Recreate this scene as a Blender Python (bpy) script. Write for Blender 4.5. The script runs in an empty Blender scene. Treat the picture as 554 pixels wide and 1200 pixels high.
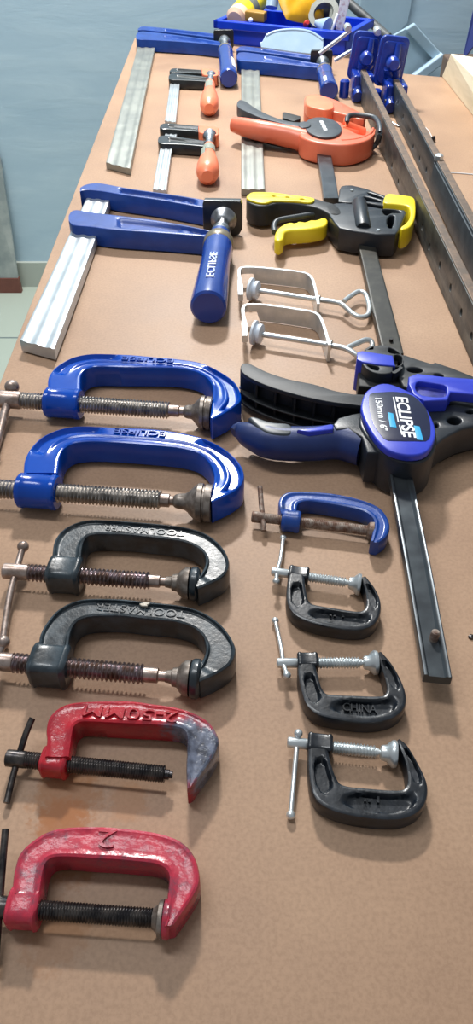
import bpy, math, random
from mathutils import Vector, Matrix
random.seed(4)
C = bpy.context.scene.collection
H = 0.385; PITCH = math.radians(42.5); F = 890.0
SP, CP = math.sin(PITCH), math.cos(PITCH)

# ---------------------------------------------------------------- picture -> place
def ray(px, py):
    a = (px - 277) / F; b = (600 - py) / F
    return Vector((a, CP + b * SP, -SP + b * CP))
def U(px, py, z=0.0):
    d = ray(px, py); k = (z - H) / d.z
    return Vector((d.x * k, d.y * k, z))
def WP(px, py, Y):
    d = ray(px, py); k = Y / d.y
    return Vector((d.x * k, Y, H + d.z * k))

def lin(c):
    c = c / 255.0
    return c / 12.92 if c <= 0.04045 else ((c + 0.055) / 1.055) ** 2.4
def rgb(r, g, b): return (lin(r), lin(g), lin(b), 1)

# ---------------------------------------------------------------- materials
def newmat(name):
    m = bpy.data.materials.new(name); m.use_nodes = True
    nt = m.node_tree; b = nt.nodes['Principled BSDF']
    return m, nt, b
def noise(nt, scale, detail=4, rough=0.55, vec=None, dist=0.0):
    n = nt.nodes.new('ShaderNodeTexNoise')
    n.inputs['Scale'].default_value = scale; n.inputs['Detail'].default_value = detail
    n.inputs['Roughness'].default_value = rough; n.inputs['Distortion'].default_value = dist
    if vec is None:
        t = nt.nodes.new('ShaderNodeTexCoord'); vec = t.outputs['Object']
    nt.links.new(vec, n.inputs['Vector'])
    return n.outputs['Fac']
def ramp(nt, fac, stops):
    r = nt.nodes.new('ShaderNodeValToRGB')
    e = r.color_ramp.elements
    while len(e) < len(stops): e.new(0.5)
    for i, (p, c) in enumerate(stops):
        e[i].position = p; e[i].color = c
    nt.links.new(fac, r.inputs['Fac'])
    return r.outputs['Color']
def bump(nt, fac, b, strength, dist=0.001):
    n = nt.nodes.new('ShaderNodeBump'); n.inputs['Strength'].default_value = strength
    n.inputs['Distance'].default_value = dist
    nt.links.new(fac, n.inputs['Height']); nt.links.new(n.outputs['Normal'], b.inputs['Normal'])
def mat(name, c1, c2=None, rough=0.4, metal=0.0, scale=60, bscale=None, bstr=0.0, bdist=0.0006,
        lo=0.4, hi=0.65, r2=None, coat=0.0, detail=4, spec=0.5):
    m, nt, b = newmat(name)
    b.inputs['Metallic'].default_value = metal; b.inputs['Roughness'].default_value = rough
    b.inputs['Coat Weight'].default_value = coat; b.inputs['Coat Roughness'].default_value = 0.12
    b.inputs['Specular IOR Level'].default_value = spec
    f = noise(nt, scale, detail)
    col = ramp(nt, f, [(lo, c1), (hi, c2 or c1)])
    nt.links.new(col, b.inputs['Base Color'])
    if r2 is not None:
        rr = ramp(nt, f, [(lo, (rough,) * 3 + (1,)), (hi, (r2,) * 3 + (1,))])
        nt.links.new(rr, b.inputs['Roughness'])
    if bstr: bump(nt, noise(nt, bscale or scale, 3), b, bstr, bdist)
    return m

BLUE = mat('glossy_blue_enamel', rgb(0, 62, 160), rgb(0, 70, 172), rough=0.17, spec=0.4, scale=25, bscale=110, bstr=0.16, coat=0.0)
FBLUE = mat('clamp_blue_enamel', rgb(12, 56, 134), rgb(20, 66, 150), rough=0.36, scale=40, bscale=500, bstr=0.25, coat=0.1)
SBLUE = mat('worn_blue_enamel', rgb(6, 62, 144), rgb(62, 72, 88), rough=0.35, scale=70, lo=0.55, hi=0.75, bscale=200, bstr=0.3, coat=0.2)
HANDB = mat('blue_plastic_handle', rgb(8, 52, 138), rgb(16, 62, 152), rough=0.25, scale=20, coat=0.3)
CAST = mat('dark_cast_enamel', rgb(24, 32, 38), rgb(48, 60, 68), rough=0.3, scale=90, bscale=420, bstr=0.25, r2=0.42, coat=0.25, detail=7)
CASTB = mat('black_cast_enamel', rgb(8, 13, 20), rgb(24, 31, 40), rough=0.3, scale=80, bscale=380, bstr=0.22, r2=0.42, coat=0.2)
RED = mat('red_enamel', rgb(186, 34, 48), rgb(150, 34, 48), rough=0.24, scale=60, bscale=210, bstr=0.8, bdist=0.0012, coat=0.4)
def red_worn():
    m, nt, b = newmat('red_enamel_worn_grey')
    b.inputs['Roughness'].default_value = 0.27
    f = noise(nt, 60, 8, 0.72)
    c = ramp(nt, f, [(0.36, rgb(192, 46, 66)), (0.52, rgb(170, 48, 68)), (0.64, rgb(104, 64, 76))])
    nt.links.new(c, b.inputs['Base Color']); bump(nt, noise(nt, 110, 4, .5), b, 0.5, 0.0018)
    return m
REDW = red_worn()
def red_tip(p, rad):
    # red enamel with a bare grey metal patch around the point p
    m, nt, b = newmat('red_enamel_with_bare_jaw')
    b.inputs['Coat Weight'].default_value = 0.3
    g = nt.nodes.new('ShaderNodeTexCoord')
    mp = nt.nodes.new('ShaderNodeVectorMath'); mp.operation = 'DISTANCE'
    nt.links.new(g.outputs['Object'], mp.inputs[0]); mp.inputs[1].default_value = p
    n = noise(nt, 90, 5, 0.7)
    a = nt.nodes.new('ShaderNodeMath'); a.operation = 'MULTIPLY_ADD'
    nt.links.new(n, a.inputs[0]); a.inputs[1].default_value = rad * 1.1
    nt.links.new(mp.outputs['Value'], a.inputs[2])
    d = nt.nodes.new('ShaderNodeMath'); d.operation = 'DIVIDE'
    nt.links.new(a.outputs[0], d.inputs[0]); d.inputs[1].default_value = rad * 2
    k = ramp(nt, d.outputs[0], [(0.62, (1, 1, 1, 1)), (0.76, (0, 0, 0, 1))])
    base = ramp(nt, noise(nt, 60, 4), [(0.4, rgb(176, 26, 40)), (0.7, rgb(136, 28, 42))])
    grey = ramp(nt, noise(nt, 150, 4), [(0.35, rgb(50, 52, 64)), (0.62, rgb(108, 114, 132))])
    mx = nt.nodes.new('ShaderNodeMix'); mx.data_type = 'RGBA'
    nt.links.new(k, mx.inputs[0]); nt.links.new(base, mx.inputs[6]); nt.links.new(grey, mx.inputs[7])
    nt.links.new(mx.outputs[2], b.inputs['Base Color'])
    b.inputs['Roughness'].default_value = 0.24
    bump(nt, noise(nt, 150, 4, .5), b, 0.5, 0.0018)
    return m
STEEL = mat('bright_steel', rgb(150, 152, 155), rgb(190, 192, 196), rough=0.28, metal=1, scale=150, r2=0.4)
SCREW = mat('oily_screw_steel', rgb(150, 146, 142), rgb(190, 184, 178), rough=0.3, metal=0.9, scale=160, r2=0.45)
SCREWP = mat('purplish_screw_steel', rgb(158, 146, 150), rgb(116, 96, 86), rough=0.28, metal=0.9, scale=170, r2=0.45)
DKSCREW = mat('blackened_screw_steel', rgb(48, 46, 48), rgb(92, 86, 82), rough=0.3, metal=0.8, scale=150)
RUST = mat('rusty_iron', rgb(104, 76, 62), rgb(150, 138, 128), rough=0.6, metal=0.4, scale=220, bscale=400, bstr=0.4)
TBAR = mat('brownish_steel_bar', rgb(140, 122, 112), rgb(176, 160, 152), rough=0.36, metal=0.7, scale=180)
PAD = mat('dull_grey_pad', rgb(108, 98, 90), rgb(146, 136, 128), rough=0.42, metal=0.6, scale=180)
ZINC = mat('zinc_plated', rgb(200, 206, 208), rgb(218, 222, 222), rough=0.3, metal=0.7, scale=90)
BARM = mat('brushed_bar_steel', rgb(180, 188, 192), rgb(194, 200, 204), rough=0.36, metal=0.7, scale=30, r2=0.42)
BARO = mat('dull_bar_steel', rgb(146, 148, 142), rgb(156, 158, 150), rough=0.4, metal=0.7, scale=30, r2=0.46)
BLBAR = mat('blackened_bar', rgb(74, 78, 82), rgb(84, 90, 94), rough=0.28, metal=0.75, scale=40, r2=0.34)
YBAR = mat('dark_khaki_bar', rgb(48, 46, 42), rgb(62, 60, 54), rough=0.42, metal=0.5, scale=90)
BLK = mat('black_plastic', rgb(24, 27, 31), rgb(32, 36, 40), rough=0.52, scale=90, bscale=900, bstr=0.15)
GRYP = mat('dark_grey_plastic', rgb(52, 58, 64), rgb(66, 72, 78), rough=0.42, scale=90)
BODY = mat('black_body_plastic', rgb(28, 32, 38), rgb(36, 41, 47), rough=0.36, scale=60, bscale=900, bstr=0.2)
BLKI = mat('black_iron', rgb(24, 27, 28), rgb(38, 42, 42), rough=0.3, scale=60, coat=0.2)
ORG = mat('orange_plastic', rgb(228, 120, 88), rgb(222, 110, 80), rough=0.36, scale=30)
ORGL = mat('bright_orange_plastic', rgb(252, 140, 100), rgb(248, 130, 92), rough=0.35, scale=30)
YEL = mat('yellow_plastic', rgb(240, 216, 40), rgb(232, 204, 30), rough=0.38, scale=30)
VIO = mat('bright_blue_plastic', rgb(42, 58, 186), rgb(50, 68, 196), rough=0.35, scale=30)
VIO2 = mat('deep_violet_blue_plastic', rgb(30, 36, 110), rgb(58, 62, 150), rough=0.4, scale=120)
NAVY = mat('navy_rubber', rgb(20, 40, 92), rgb(28, 50, 108), rough=0.42, scale=30, bscale=1200, bstr=0.15)
LABEL = mat('dark_label_film', rgb(28, 30, 58), rgb(34, 36, 64), rough=0.25, scale=30)
WHITE = mat('white_print', rgb(236, 238, 240), rough=0.5)
CYAN = mat('cyan_print', rgb(40, 165, 215), rough=0.4)
NYLON = mat('white_nylon', rgb(214, 222, 232), rgb(226, 232, 238), rough=0.4, scale=60)
COLLAR = mat('olive_metal_collar', rgb(128, 118, 98), rgb(152, 142, 122), rough=0.35, metal=0.5, scale=60)
RAIL = mat('weathered_dark_rail', rgb(58, 62, 64), rgb(92, 92, 88), rough=0.45, metal=0.4, scale=55, detail=8, bscale=300, bstr=0.3)
RAILG = mat('dark_blue_grey_rail', rgb(58, 66, 72), rgb(76, 84, 90), rough=0.45, metal=0.4, scale=60, detail=8, bscale=300, bstr=0.2)
RUSTEDGE = mat('rust_worn_edge', rgb(96, 84, 74), rgb(120, 100, 84), rough=0.6, metal=0.3, scale=120)
CRATE = mat('blue_crate_plastic', rgb(0, 54, 196), rgb(6, 62, 206), rough=0.35, scale=20)
POUCH = mat('amber_pouch', rgb(212, 160, 20), rgb(196, 142, 14), rough=0.4, scale=30, bscale=60, bstr=0.4)
LIDM = mat('milky_plastic_lid', rgb(150, 176, 200), rgb(160, 184, 206), rough=0.3, scale=30)
GREYSHEET = mat('blue_grey_sheet', rgb(158, 184, 200), rgb(168, 192, 206), rough=0.4, scale=12)
GREYRIM = mat('pale_blue_grey_rim', rgb(176, 202, 222), rgb(184, 208, 226), rough=0.4, scale=12)
REDPL = mat('red_plastic', rgb(200, 50, 50), rough=0.4)
TAPE = mat('grey_tape', rgb(104, 108, 102), rgb(116, 120, 112), rough=0.45)
SKIN = mat('peach_plastic', rgb(226, 190, 160), rough=0.5)
OCHRE = mat('ochre_plastic', rgb(160, 120, 40), rough=0.5)
CARD = mat('brown_cardboard', rgb(92, 76, 66), rgb(108, 90, 78), rough=0.8, scale=20)
NAVYF = mat('dark_blue_frame', rgb(48, 62, 128), rough=0.4)
DKGREY = mat('charcoal_panel', rgb(40, 44, 46), rgb(84, 90, 92), rough=0.5, scale=8)
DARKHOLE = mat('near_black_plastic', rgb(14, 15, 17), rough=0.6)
TAGM = mat('pale_printed_tag', rgb(186, 186, 198), rgb(160, 140, 156), rough=0.4, scale=120, lo=0.5, hi=0.6)

def table_mat():
    m, nt, b = newmat('brown_hardboard')
    g = nt.nodes.new('ShaderNodeTexCoord'); v = g.outputs['Object']
    f1 = noise(nt, 9, 6, 0.6, v); f2 = noise(nt, 420, 3, 0.6, v)
    c = ramp(nt, f1, [(0.3, rgb(158, 127, 103)), (0.52, rgb(170, 138, 112)), (0.72, rgb(179, 147, 120))])
    c2 = ramp(nt, f2, [(0.35, (0.86, 0.85, 0.84, 1)), (0.6, (1, 1, 1, 1))])
    mx = nt.nodes.new('ShaderNodeMix'); mx.data_type = 'RGBA'; mx.blend_type = 'MULTIPLY'
    mx.inputs[0].default_value = 1.0
    nt.links.new(c, mx.inputs[6]); nt.links.new(c2, mx.inputs[7]); cur = mx.outputs[2]
    # pale scuffs
    mpg = nt.nodes.new('ShaderNodeMapping'); mpg.inputs['Scale'].default_value = (9, 60, 1)
    mpg.inputs['Rotation'].default_value = (0, 0, 0.5)
    nt.links.new(v, mpg.inputs['Vector'])
    sc = noise(nt, 1.6, 7, 0.75, mpg.outputs[0], 0.6)
    sk = ramp(nt, sc, [(0.66, (0, 0, 0, 1)), (0.8, (0.3, 0.3, 0.3, 1))])
    m2 = nt.nodes.new('ShaderNodeMix'); m2.data_type = 'RGBA'
    nt.links.new(sk, m2.inputs[0]); nt.links.new(cur, m2.inputs[6]); m2.inputs[7].default_value = rgb(222, 200, 178)
    cur = m2.outputs[2]
    # oil and rust stains, dark mark
    for (px, py, r, col, k) in [(78, 935, .020, rgb(150, 98, 52), .6), (88, 1008, .015, rgb(142, 92, 48), .6),
                                (72, 965, .016, rgb(156, 96, 46), .7), (33, 1043, .0040, rgb(120, 80, 44), .8), (150, 940, .012, rgb(168, 122, 84), .5),
                                (65, 1095, .018, rgb(150, 104, 66), .4)]:
        p = U(px, py) - Vector((0.15, 0.9, -0.75))
        d = nt.nodes.new('ShaderNodeVectorMath'); d.operation = 'DISTANCE'
        nt.links.new(v, d.inputs[0]); d.inputs[1].default_value = p
        nz = noise(nt, 160, 4, 0.6, v)
        a = nt.nodes.new('ShaderNodeMath'); a.operation = 'MULTIPLY_ADD'
        nt.links.new(nz, a.inputs[0]); a.inputs[1].default_value = r * 1.6; nt.links.new(d.outputs['Value'], a.inputs[2])
        q = nt.nodes.new('ShaderNodeMath'); q.operation = 'DIVIDE'
        nt.links.new(a.outputs[0], q.inputs[0]); q.inputs[1].default_value = r * 2
        kk = ramp(nt, q.outputs[0], [(0.72, (k, k, k, 1)), (0.92, (0, 0, 0, 1))])
        mm = nt.nodes.new('ShaderNodeMix'); mm.data_type = 'RGBA'
        nt.links.new(kk, mm.inputs[0]); nt.links.new(cur, mm.inputs[6]); mm.inputs[7].default_value = col
        cur = mm.outputs[2]
    nt.links.new(cur, b.inputs['Base Color'])
    rr = ramp(nt, f1, [(0.35, (0.46,) * 3 + (1,)), (0.7, (0.6,) * 3 + (1,))])
    nt.links.new(rr, b.inputs['Roughness'])
    b.inputs['Specular IOR Level'].default_value = .32
    bump(nt, f2, b, 0.15, 0.0003)
    return m
def wall_mat():
    m, nt, b = newmat('pale_blue_painted_plaster')
    g = nt.nodes.new('ShaderNodeTexCoord')
    mp = nt.nodes.new('ShaderNodeMapping'); mp.inputs['Scale'].default_value = (1.2, 1, 6)
    nt.links.new(g.outputs['Object'], mp.inputs['Vector'])
    f = noise(nt, 3.2, 6, 0.6, mp.outputs[0], 0.5)
    c = ramp(nt, f, [(0.3, rgb(174, 200, 216)), (0.55, rgb(184, 208, 222)), (0.75, rgb(194, 216, 228))])
    nt.links.new(c, b.inputs['Base Color']); b.inputs['Roughness'].default_value = 0.5
    bump(nt, f, b, 0.22, 0.005)
    return m
def floor_mat():
    m, nt, b = newmat('pale_floor_tile')
    g = nt.nodes.new('ShaderNodeTexCoord')
    br = nt.nodes.new('ShaderNodeTexBrick'); br.offset = 0.0
    br.inputs['Scale'].default_value = 1.0; br.inputs['Brick Width'].default_value = 0.4; br.inputs['Row Height'].default_value = 0.4
    br.inputs['Mortar Size'].default_value = 0.004
    br.inputs['Color1'].default_value = rgb(176, 186, 174); br.inputs['Color2'].default_value = rgb(168, 180, 168)
    br.inputs['Mortar'].default_value = rgb(110, 124, 124)
    nt.links.new(g.outputs['Object'], br.inputs['Vector'])
    nt.links.new(br.outputs['Color'], b.inputs['Base Color']); b.inputs['Roughness'].default_value = 0.3
    return m
def lumber_mat():
    m, nt, b = newmat('pale_pine')
    g = nt.nodes.new('ShaderNodeTexCoord')
    mp = nt.nodes.new('ShaderNodeMapping'); mp.inputs['Scale'].default_value = (14, 2, 14); mp.inputs['Rotation'].default_value = (0, 0, 0.4)
    nt.links.new(g.outputs['Object'], mp.inputs['Vector'])
    f = noise(nt, 4, 5, 0.6, mp.outputs[0], 1.0)
    c = ramp(nt, f, [(0.35, rgb(226, 220, 192)), (0.6, rgb(240, 234, 208))])
    nt.links.new(c, b.inputs['Base Color']); b.inputs['Roughness'].default_value = 0.6
    return m
TABLE, WALL, FLOOR, PINE = table_mat(), wall_mat(), floor_mat(), lumber_mat()

# ---------------------------------------------------------------- objects
ORIG = {}
def thing(name, label, cat, loc, group=None):
    o = bpy.data.objects.new(name, None); C.objects.link(o)
    o.empty_display_size = 0.02; o.location = loc
    o['label'] = label; o['category'] = cat
    if group: o['group'] = group
    ORIG[o.name] = Vector(loc)
    return o
def link(name, me, m, parent=None, smooth=True, angle=38):
    o = bpy.data.objects.new(name, me); C.objects.link(o)
    if m: 
        me.materials.clear(); me.materials.append(m)
    if parent is not None:
        L = ORIG[parent.name]; me.transform(Matrix.Translation(-L)); o.parent = parent; ORIG[o.name] = L
    else: ORIG[o.name] = Vector((0, 0, 0))
    if smooth:
        me.polygons.foreach_set('use_smooth', [True] * len(me.polygons))
        try: me.set_sharp_from_angle(angle=math.radians(angle))
        except Exception: pass
    me.update()
    return o
def tag(o, label, cat, group=None):
    o['label'] = label; o['category'] = cat
    if group: o['group'] = group
    return o
def rebase(o):
    """put a single mesh thing's origin at its base centre"""
    me = o.data
    vs = [v.co for v in me.vertices]
    c = Vector(((min(v.x for v in vs) + max(v.x for v in vs)) / 2, (min(v.y for v in vs) + max(v.y for v in vs)) / 2, min(v.z for v in vs)))
    me.transform(Matrix.Translation(-c)); o.location = c
    return o
def mesh(name, vs, fs):
    me = bpy.data.meshes.new(name); me.from_pydata([tuple(v) for v in vs], [], fs); me.validate(); me.update()
    return me
def fixn(me):
    import bmesh
    bm = bmesh.new(); bm.from_mesh(me); bmesh.ops.remove_doubles(bm, verts=bm.verts, dist=1e-6)
    bmesh.ops.recalc_face_normals(bm, faces=bm.faces); bm.to_mesh(me); bm.free()
    return me
def join(meshes):
    import bmesh
    bm = bmesh.new()
    for me in meshes: bm.from_mesh(me)
    out = bpy.data.meshes.new('joined'); bm.to_mesh(out); bm.free()
    return out

def cr(pts, n, closed=False):
    """Catmull-Rom, n points evenly spaced along it"""
    P = [Vector(p) for p in pts]; m = len(P); out = []
    segs = m if closed else m - 1
    g = (lambda i: P[i % m]) if closed else (lambda i: P[max(0, min(m - 1, i))])
    for i in range(segs):
        p0, p1, p2, p3 = g(i - 1), g(i), g(i + 1), g(i + 2)
        # centripetal-ish: limit tangents
        L = (p2 - p1).length
        t1 = (p2 - p0); t2 = (p3 - p1)
        if t1.length > 0: t1 = t1.normalized() * min(L, t1.length * .5)
        if t2.length > 0: t2 = t2.normalized() * min(L, t2.length * .5)
        for k in range(12):
            t = k / 12
            out.append(p1 * (2*t**3 - 3*t*t + 1) + t1 * (t**3 - 2*t*t + t) + p2 * (-2*t**3 + 3*t*t) + t2 * (t**3 - t*t))
    if not closed: out.append(P[-1])
    if closed: out.append(out[0])
    d = [0]
    for a, b in zip(out, out[1:]): d.append(d[-1] + (b - a).length)
    res = []; j = 0
    cnt = n if closed else n - 1
    for i in range(n):
        s = d[-1] * i / cnt
        while j < len(d) - 2 and d[j + 1] < s: j += 1
        w = (s - d[j]) / max(1e-9, d[j + 1] - d[j])
        res.append(out[j].lerp(out[j + 1], min(1, w)))
    return res
def UP(pts, z): return [U(x, y, z) for x, y in pts]

def prism_me(outlines, z0, z1, bev=0.0008, res=2):
    cu = bpy.data.curves.new('c', 'CURVE'); cu.dimensions = '2D'; cu.fill_mode = 'BOTH'
    for o in outlines:
        sp = cu.splines.new('POLY'); sp.points.add(len(o) - 1)
        for i, p in enumerate(o): sp.points[i].co = (p[0], p[1], 0, 1)
        sp.use_cyclic_u = True
    h = (z1 - z0) / 2
    cu.extrude = max(1e-5, h - bev); cu.bevel_depth = bev; cu.bevel_resolution = res; cu.offset = -bev
    ob = bpy.data.objects.new('tmp', cu); C.objects.link(ob)
    bpy.context.view_layer.update()
    me = bpy.data.meshes.new_from_object(ob.evaluated_get(bpy.context.evaluated_depsgraph_get()))
    me.transform(Matrix.Translation((0, 0, (z0 + z1) / 2)))
    bpy.data.objects.remove(ob); bpy.data.curves.remove(cu)
    return fixn(me)
def prism(name, pts, z0, z1, m, parent, bev=0.0008, smooth_n=0, holes=(), px=True, zpx=None):
    zz = z1 if zpx is None else zpx
    o = UP(pts, zz) if px else [Vector(p) for p in pts]
    if smooth_n: o = cr([p.xy.to_3d() for p in o], smooth_n, True)
    hs = []
    for h in holes:
        hh = UP(h, zz) if px else [Vector(p) for p in h]
        hs.append(cr([p.xy.to_3d() for p in hh], 28, True))
    return link(name, prism_me([o] + hs, z0, z1, bev), m, parent)
def ell(cx, cy, a, b, ang=0, n=12):
    r = math.radians(ang)
    return [(cx + a*math.cos(t)*math.cos(r) - b*math.sin(t)*math.sin(r), cy + a*math.cos(t)*math.sin(r) + b*math.sin(t)*math.cos(r)) for t in [2*math.pi*i/n for i in range(n)]]

def basis(d):
    d = d.normalized(); up = Vector((0, 0, 1))
    if abs(d.z) > 0.95: up = Vector((0, 1, 0))
    s = d.cross(up).normalized(); u = s.cross(d).normalized()
    return d, s, u
def lathe_me(p0, d, prof, n=24, sq=None):
    d, s, u = basis(d); vs = []; fs = []
    for (t, r) in prof:
        for i in range(n):
            a = 2*math.pi*(i + .5)/n
            k = r
            if sq:
                k = r * (1 / (abs(math.cos(a))**sq + abs(math.sin(a))**sq)) ** (1/sq)
            vs.append(p0 + d*t + s*(k*math.cos(a)) + u*(k*math.sin(a)))
    for j in range(len(prof) - 1):
        for i in range(n):
            fs.append((j*n+i, j*n+(i+1) % n, (j+1)*n+(i+1) % n, (j+1)*n+i))
    fs.append(tuple(range(n))[::-1]); fs.append(tuple((len(prof)-1)*n+i for i in range(n)))
    return fixn(mesh('l', vs, fs))
def lathe(name, p0, p1, prof, m, parent, n=24, scale=True, sq=None, angle=38):
    """prof: (fraction of p0..p1, radius in metres)"""
    d = p1 - p0; L = d.length
    return link(name, lathe_me(p0, d, [(t*L, r) for t, r in prof], n, sq), m, parent, angle=angle)
def thread_me(p0, p1, r, pitch, depth, n=20):
    d = p1 - p0; L = d.length; d, s, u = basis(d)
    rows = int(L/pitch*5); vs = []; fs = []
    for j in range(rows + 1):
        t = L*j/rows
        for i in range(n):
            a = 2*math.pi*i/n; ph = (t/pitch - i/n) % 1.0
            tri = 1 - abs(2*ph - 1)
            tri = min(1, max(0, tri*1.5 - .25))
            rr = r - depth*(1 - tri)
            vs.append(p0 + d*t + s*(rr*math.cos(a)) + u*(rr*math.sin(a)))
    for j in range(rows):
        for i in range(n): fs.append((j*n+i, j*n+(i+1) % n, (j+1)*n+(i+1) % n, (j+1)*n+i))
    fs.append(tuple(range(n))[::-1]); fs.append(tuple(rows*n+i for i in range(n)))
    return fixn(mesh('t', vs, fs))
def tube_me(pts, r, n=12, closed=False, ends=True):
    """r: one radius, or a list of (sideways, vertical) radii"""
    m = len(pts); vs = []; fs = []
    for i, p in enumerate(pts):
        if closed: t = pts[(i+1) % m] - pts[i-1]
        else: t = pts[min(m-1, i+1)] - pts[max(0, i-1)]
        d, s, u = basis(t)
        ra, rb = (r, r) if not isinstance(r, list) else r[i]
        for k in range(n):
            a = 2*math.pi*k/n
            vs.append(p + s*(ra*math.cos(a)) + u*(rb*math.sin(a)))
    for j in range(m if closed else m - 1):
        j2 = (j+1) % m
        for i in range(n): fs.append((j*n+i, j*n+(i+1) % n, j2*n+(i+1) % n, j2*n+i))
    if not closed and ends:
        fs.append(tuple(range(n))[::-1]); fs.append(tuple((m-1)*n+i for i in range(n)))
    return fixn(mesh('tb', vs, fs))
def tube(name, pts, r, m, parent, n=12, closed=False, smooth_n=0):
    pts = [Vector(p) for p in pts]
    if smooth_n: pts = cr(pts, smooth_n, closed)
    return link(name, tube_me(pts, r, n, closed), m, parent)
def ball_me(c, r, n=14):
    prof = [(-r*math.cos(math.pi*k/10), max(1e-5, r*math.sin(math.pi*k/10))) for k in range(11)]
    return lathe_me(c, Vector((1, 0, 0)), prof, n)
def box_me(p, x, y, z, rot=0.0):
    """box from centre-bottom p"""
    R = Matrix.Rotation(rot, 3, 'Z'); vs = []
    for dz in (0, z):
        for dx, dy in ((-x/2, -y/2), (x/2, -y/2), (x/2, y/2), (-x/2, y/2)):
            vs.append(Vector(p) + R @ Vector((dx, dy, dz)))
    return mesh('b', vs, [(3, 2, 1, 0), (4, 5, 6, 7), (0, 1, 5, 4), (1, 2, 6, 5), (2, 3, 7, 6), (3, 0, 4, 7)])
def bevel(o, w, seg=2):
    md = o.modifiers.new('bevel', 'BEVEL'); md.width = w; md.segments = seg; md.limit_method = 'ANGLE'
    return o

def strip_me(outer, inner, zb, zt, prof, n=90, e=0.002, cols=17, ew=None):
    """casting swept between two plan lines; prof(t, s) = depth below zt"""
    O = cr(outer, n); I = cr(inner, n); vs = []; fs = []
    for k in range(n):
        s = k/(n-1); o = O[k]; q = I[k]; w = (q - o).length
        te = min(.3, (ew or e)/max(1e-6, w))
        sec = [(te*.6, zb), (0, zb + e*.6), (0, zt - e), (te*.3, zt - e*.3), (te, zt)]
        for c in range(1, cols):
            t = te + (1 - 2*te)*c/cols
            sec.append((t, zt - prof(t, s)))
        sec += [(1-te, zt), (1-te*.3, zt - e*.3), (1, zt - e), (1, zb + e*.6), (1-te*.6, zb)]
        for t, z in sec:
            p = o.lerp(q, t); vs.append(Vector((p.x, p.y, z)))
        m = len(sec)
    for k in range(n - 1):
        for i in range(m):
            fs.append((k*m+i, k*m+(i+1) % m, (k+1)*m+(i+1) % m, (k+1)*m+i))
    fs.append(tuple(range(m))); fs.append(tuple((n-1)*m+i for i in range(m))[::-1])
    return fixn(mesh('s', vs, fs))
def sm(a, b, x):
    t = max(0, min(1, (x-a)/(b-a))); return t*t*(3-2*t)
def band(a, b, w, x): return sm(a-w, a+w, x) * (1 - sm(b-w, b+w, x))

def text(name, s, a, b, z, hpx_m, m, parent, ex=0.0004, px=True, bold=0.0, sh=0.0):
    """reads from a to b (picture points at height z); hpx_m letter height in metres"""
    cu = bpy.data.curves.new('t', 'FONT'); cu.body = s; cu.size = 1; cu.extrude = 0.5; cu.offset = bold
    ob = bpy.data.objects.new('tmp', cu); C.objects.link(ob); bpy.context.view_layer.update()
    me = bpy.data.meshes.new_from_object(ob.evaluated_get(bpy.context.evaluated_depsgraph_get()))
    bpy.data.objects.remove(ob); bpy.data.curves.remove(cu)
    xs = [v.co.x for v in me.vertices]; ys = [v.co.y for v in me.vertices]
    x0, x1, y0, y1 = min(xs), max(xs), min(ys), max(ys)
    A = U(a[0], a[1], z) if px else Vector(a); B = U(b[0], b[1], z) if px else Vector(b)
    d = (B - A); L = d.length; d.normalize(); up = Vector((-d.y, d.x, 0))
    for v in me.vertices:
        tx = (v.co.x - x0)/(x1-x0)*L; ty = ((v.co.y - y0)/(y1-y0) - .5)*hpx_m
        p = A + d*(tx + ty*sh) + up*ty; v.co = (p.x, p.y, z + v.co.z*2*ex*.5)
    me.update()
    return link(name, me, m, parent, smooth=False)

# ================================================================ setting
YW = 2.34; ZF = -0.75
def quad_box(name, x0, x1, y0, y1, z0, z1, m):
    o = link(name, box_me(((x0+x1)/2, (y0+y1)/2, z0), x1-x0, y1-y0, z1-z0), m, None, smooth=False)
    o['kind'] = 'structure'
    return o
quad_box('floor', -3, 3.4, -1.6, YW + .1, ZF - .1, ZF, FLOOR)
quad_box('wall_back', -3, 3.4, YW, YW + .1, ZF, 1.9, WALL)
SKT = mat('skirting_tile', rgb(176, 184, 176), rgb(184, 190, 180), rough=0.35, scale=5)
quad_box('baseboard_back', -3, 3.4, YW - .012, YW, ZF, ZF + .082, SKT)

# work table: hardboard top on a plain timber frame
tb = thing('work_table', 'brown hardboard work table on which the clamps are laid out', 'table', (0.15, 0.9, ZF))
le0, le1 = U(158, 44), U(11, 420)
dl = (le1 - le0).normalized()
lnear = le1 + dl*((le1.y + .25)/abs(dl.y) if abs(dl.y) > 0 else 0)
b1, b2 = U(425, 50), U(441, 83.5); b3 = U(700, 106)
top_pts = [le0, U(158 + 267*1.0, 47), U(441, 83.5), b3, Vector((1.25, -.25, 0)), lnear]
tt = link('tabletop', prism_me([[p.xy for p in top_pts]], -0.022, 0.0, 0.001), TABLE, tb)
for (lx, ly) in ((-.1, 1.6), (.9, 1.45), (-.08, -.1), (1.1, -.1)):
    bevel(link('leg', box_me((lx, ly, ZF), .07, .07, -ZF - .022), PINE, tb, smooth=False), .003)
link('apron', box_me((.42, 1.52, -.12), .9, .025, .098), PINE, tb, smooth=False)
link('apron', box_me((.5, -.1, -.12), 1.10, .025, .098), PINE, tb, smooth=False)

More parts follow.
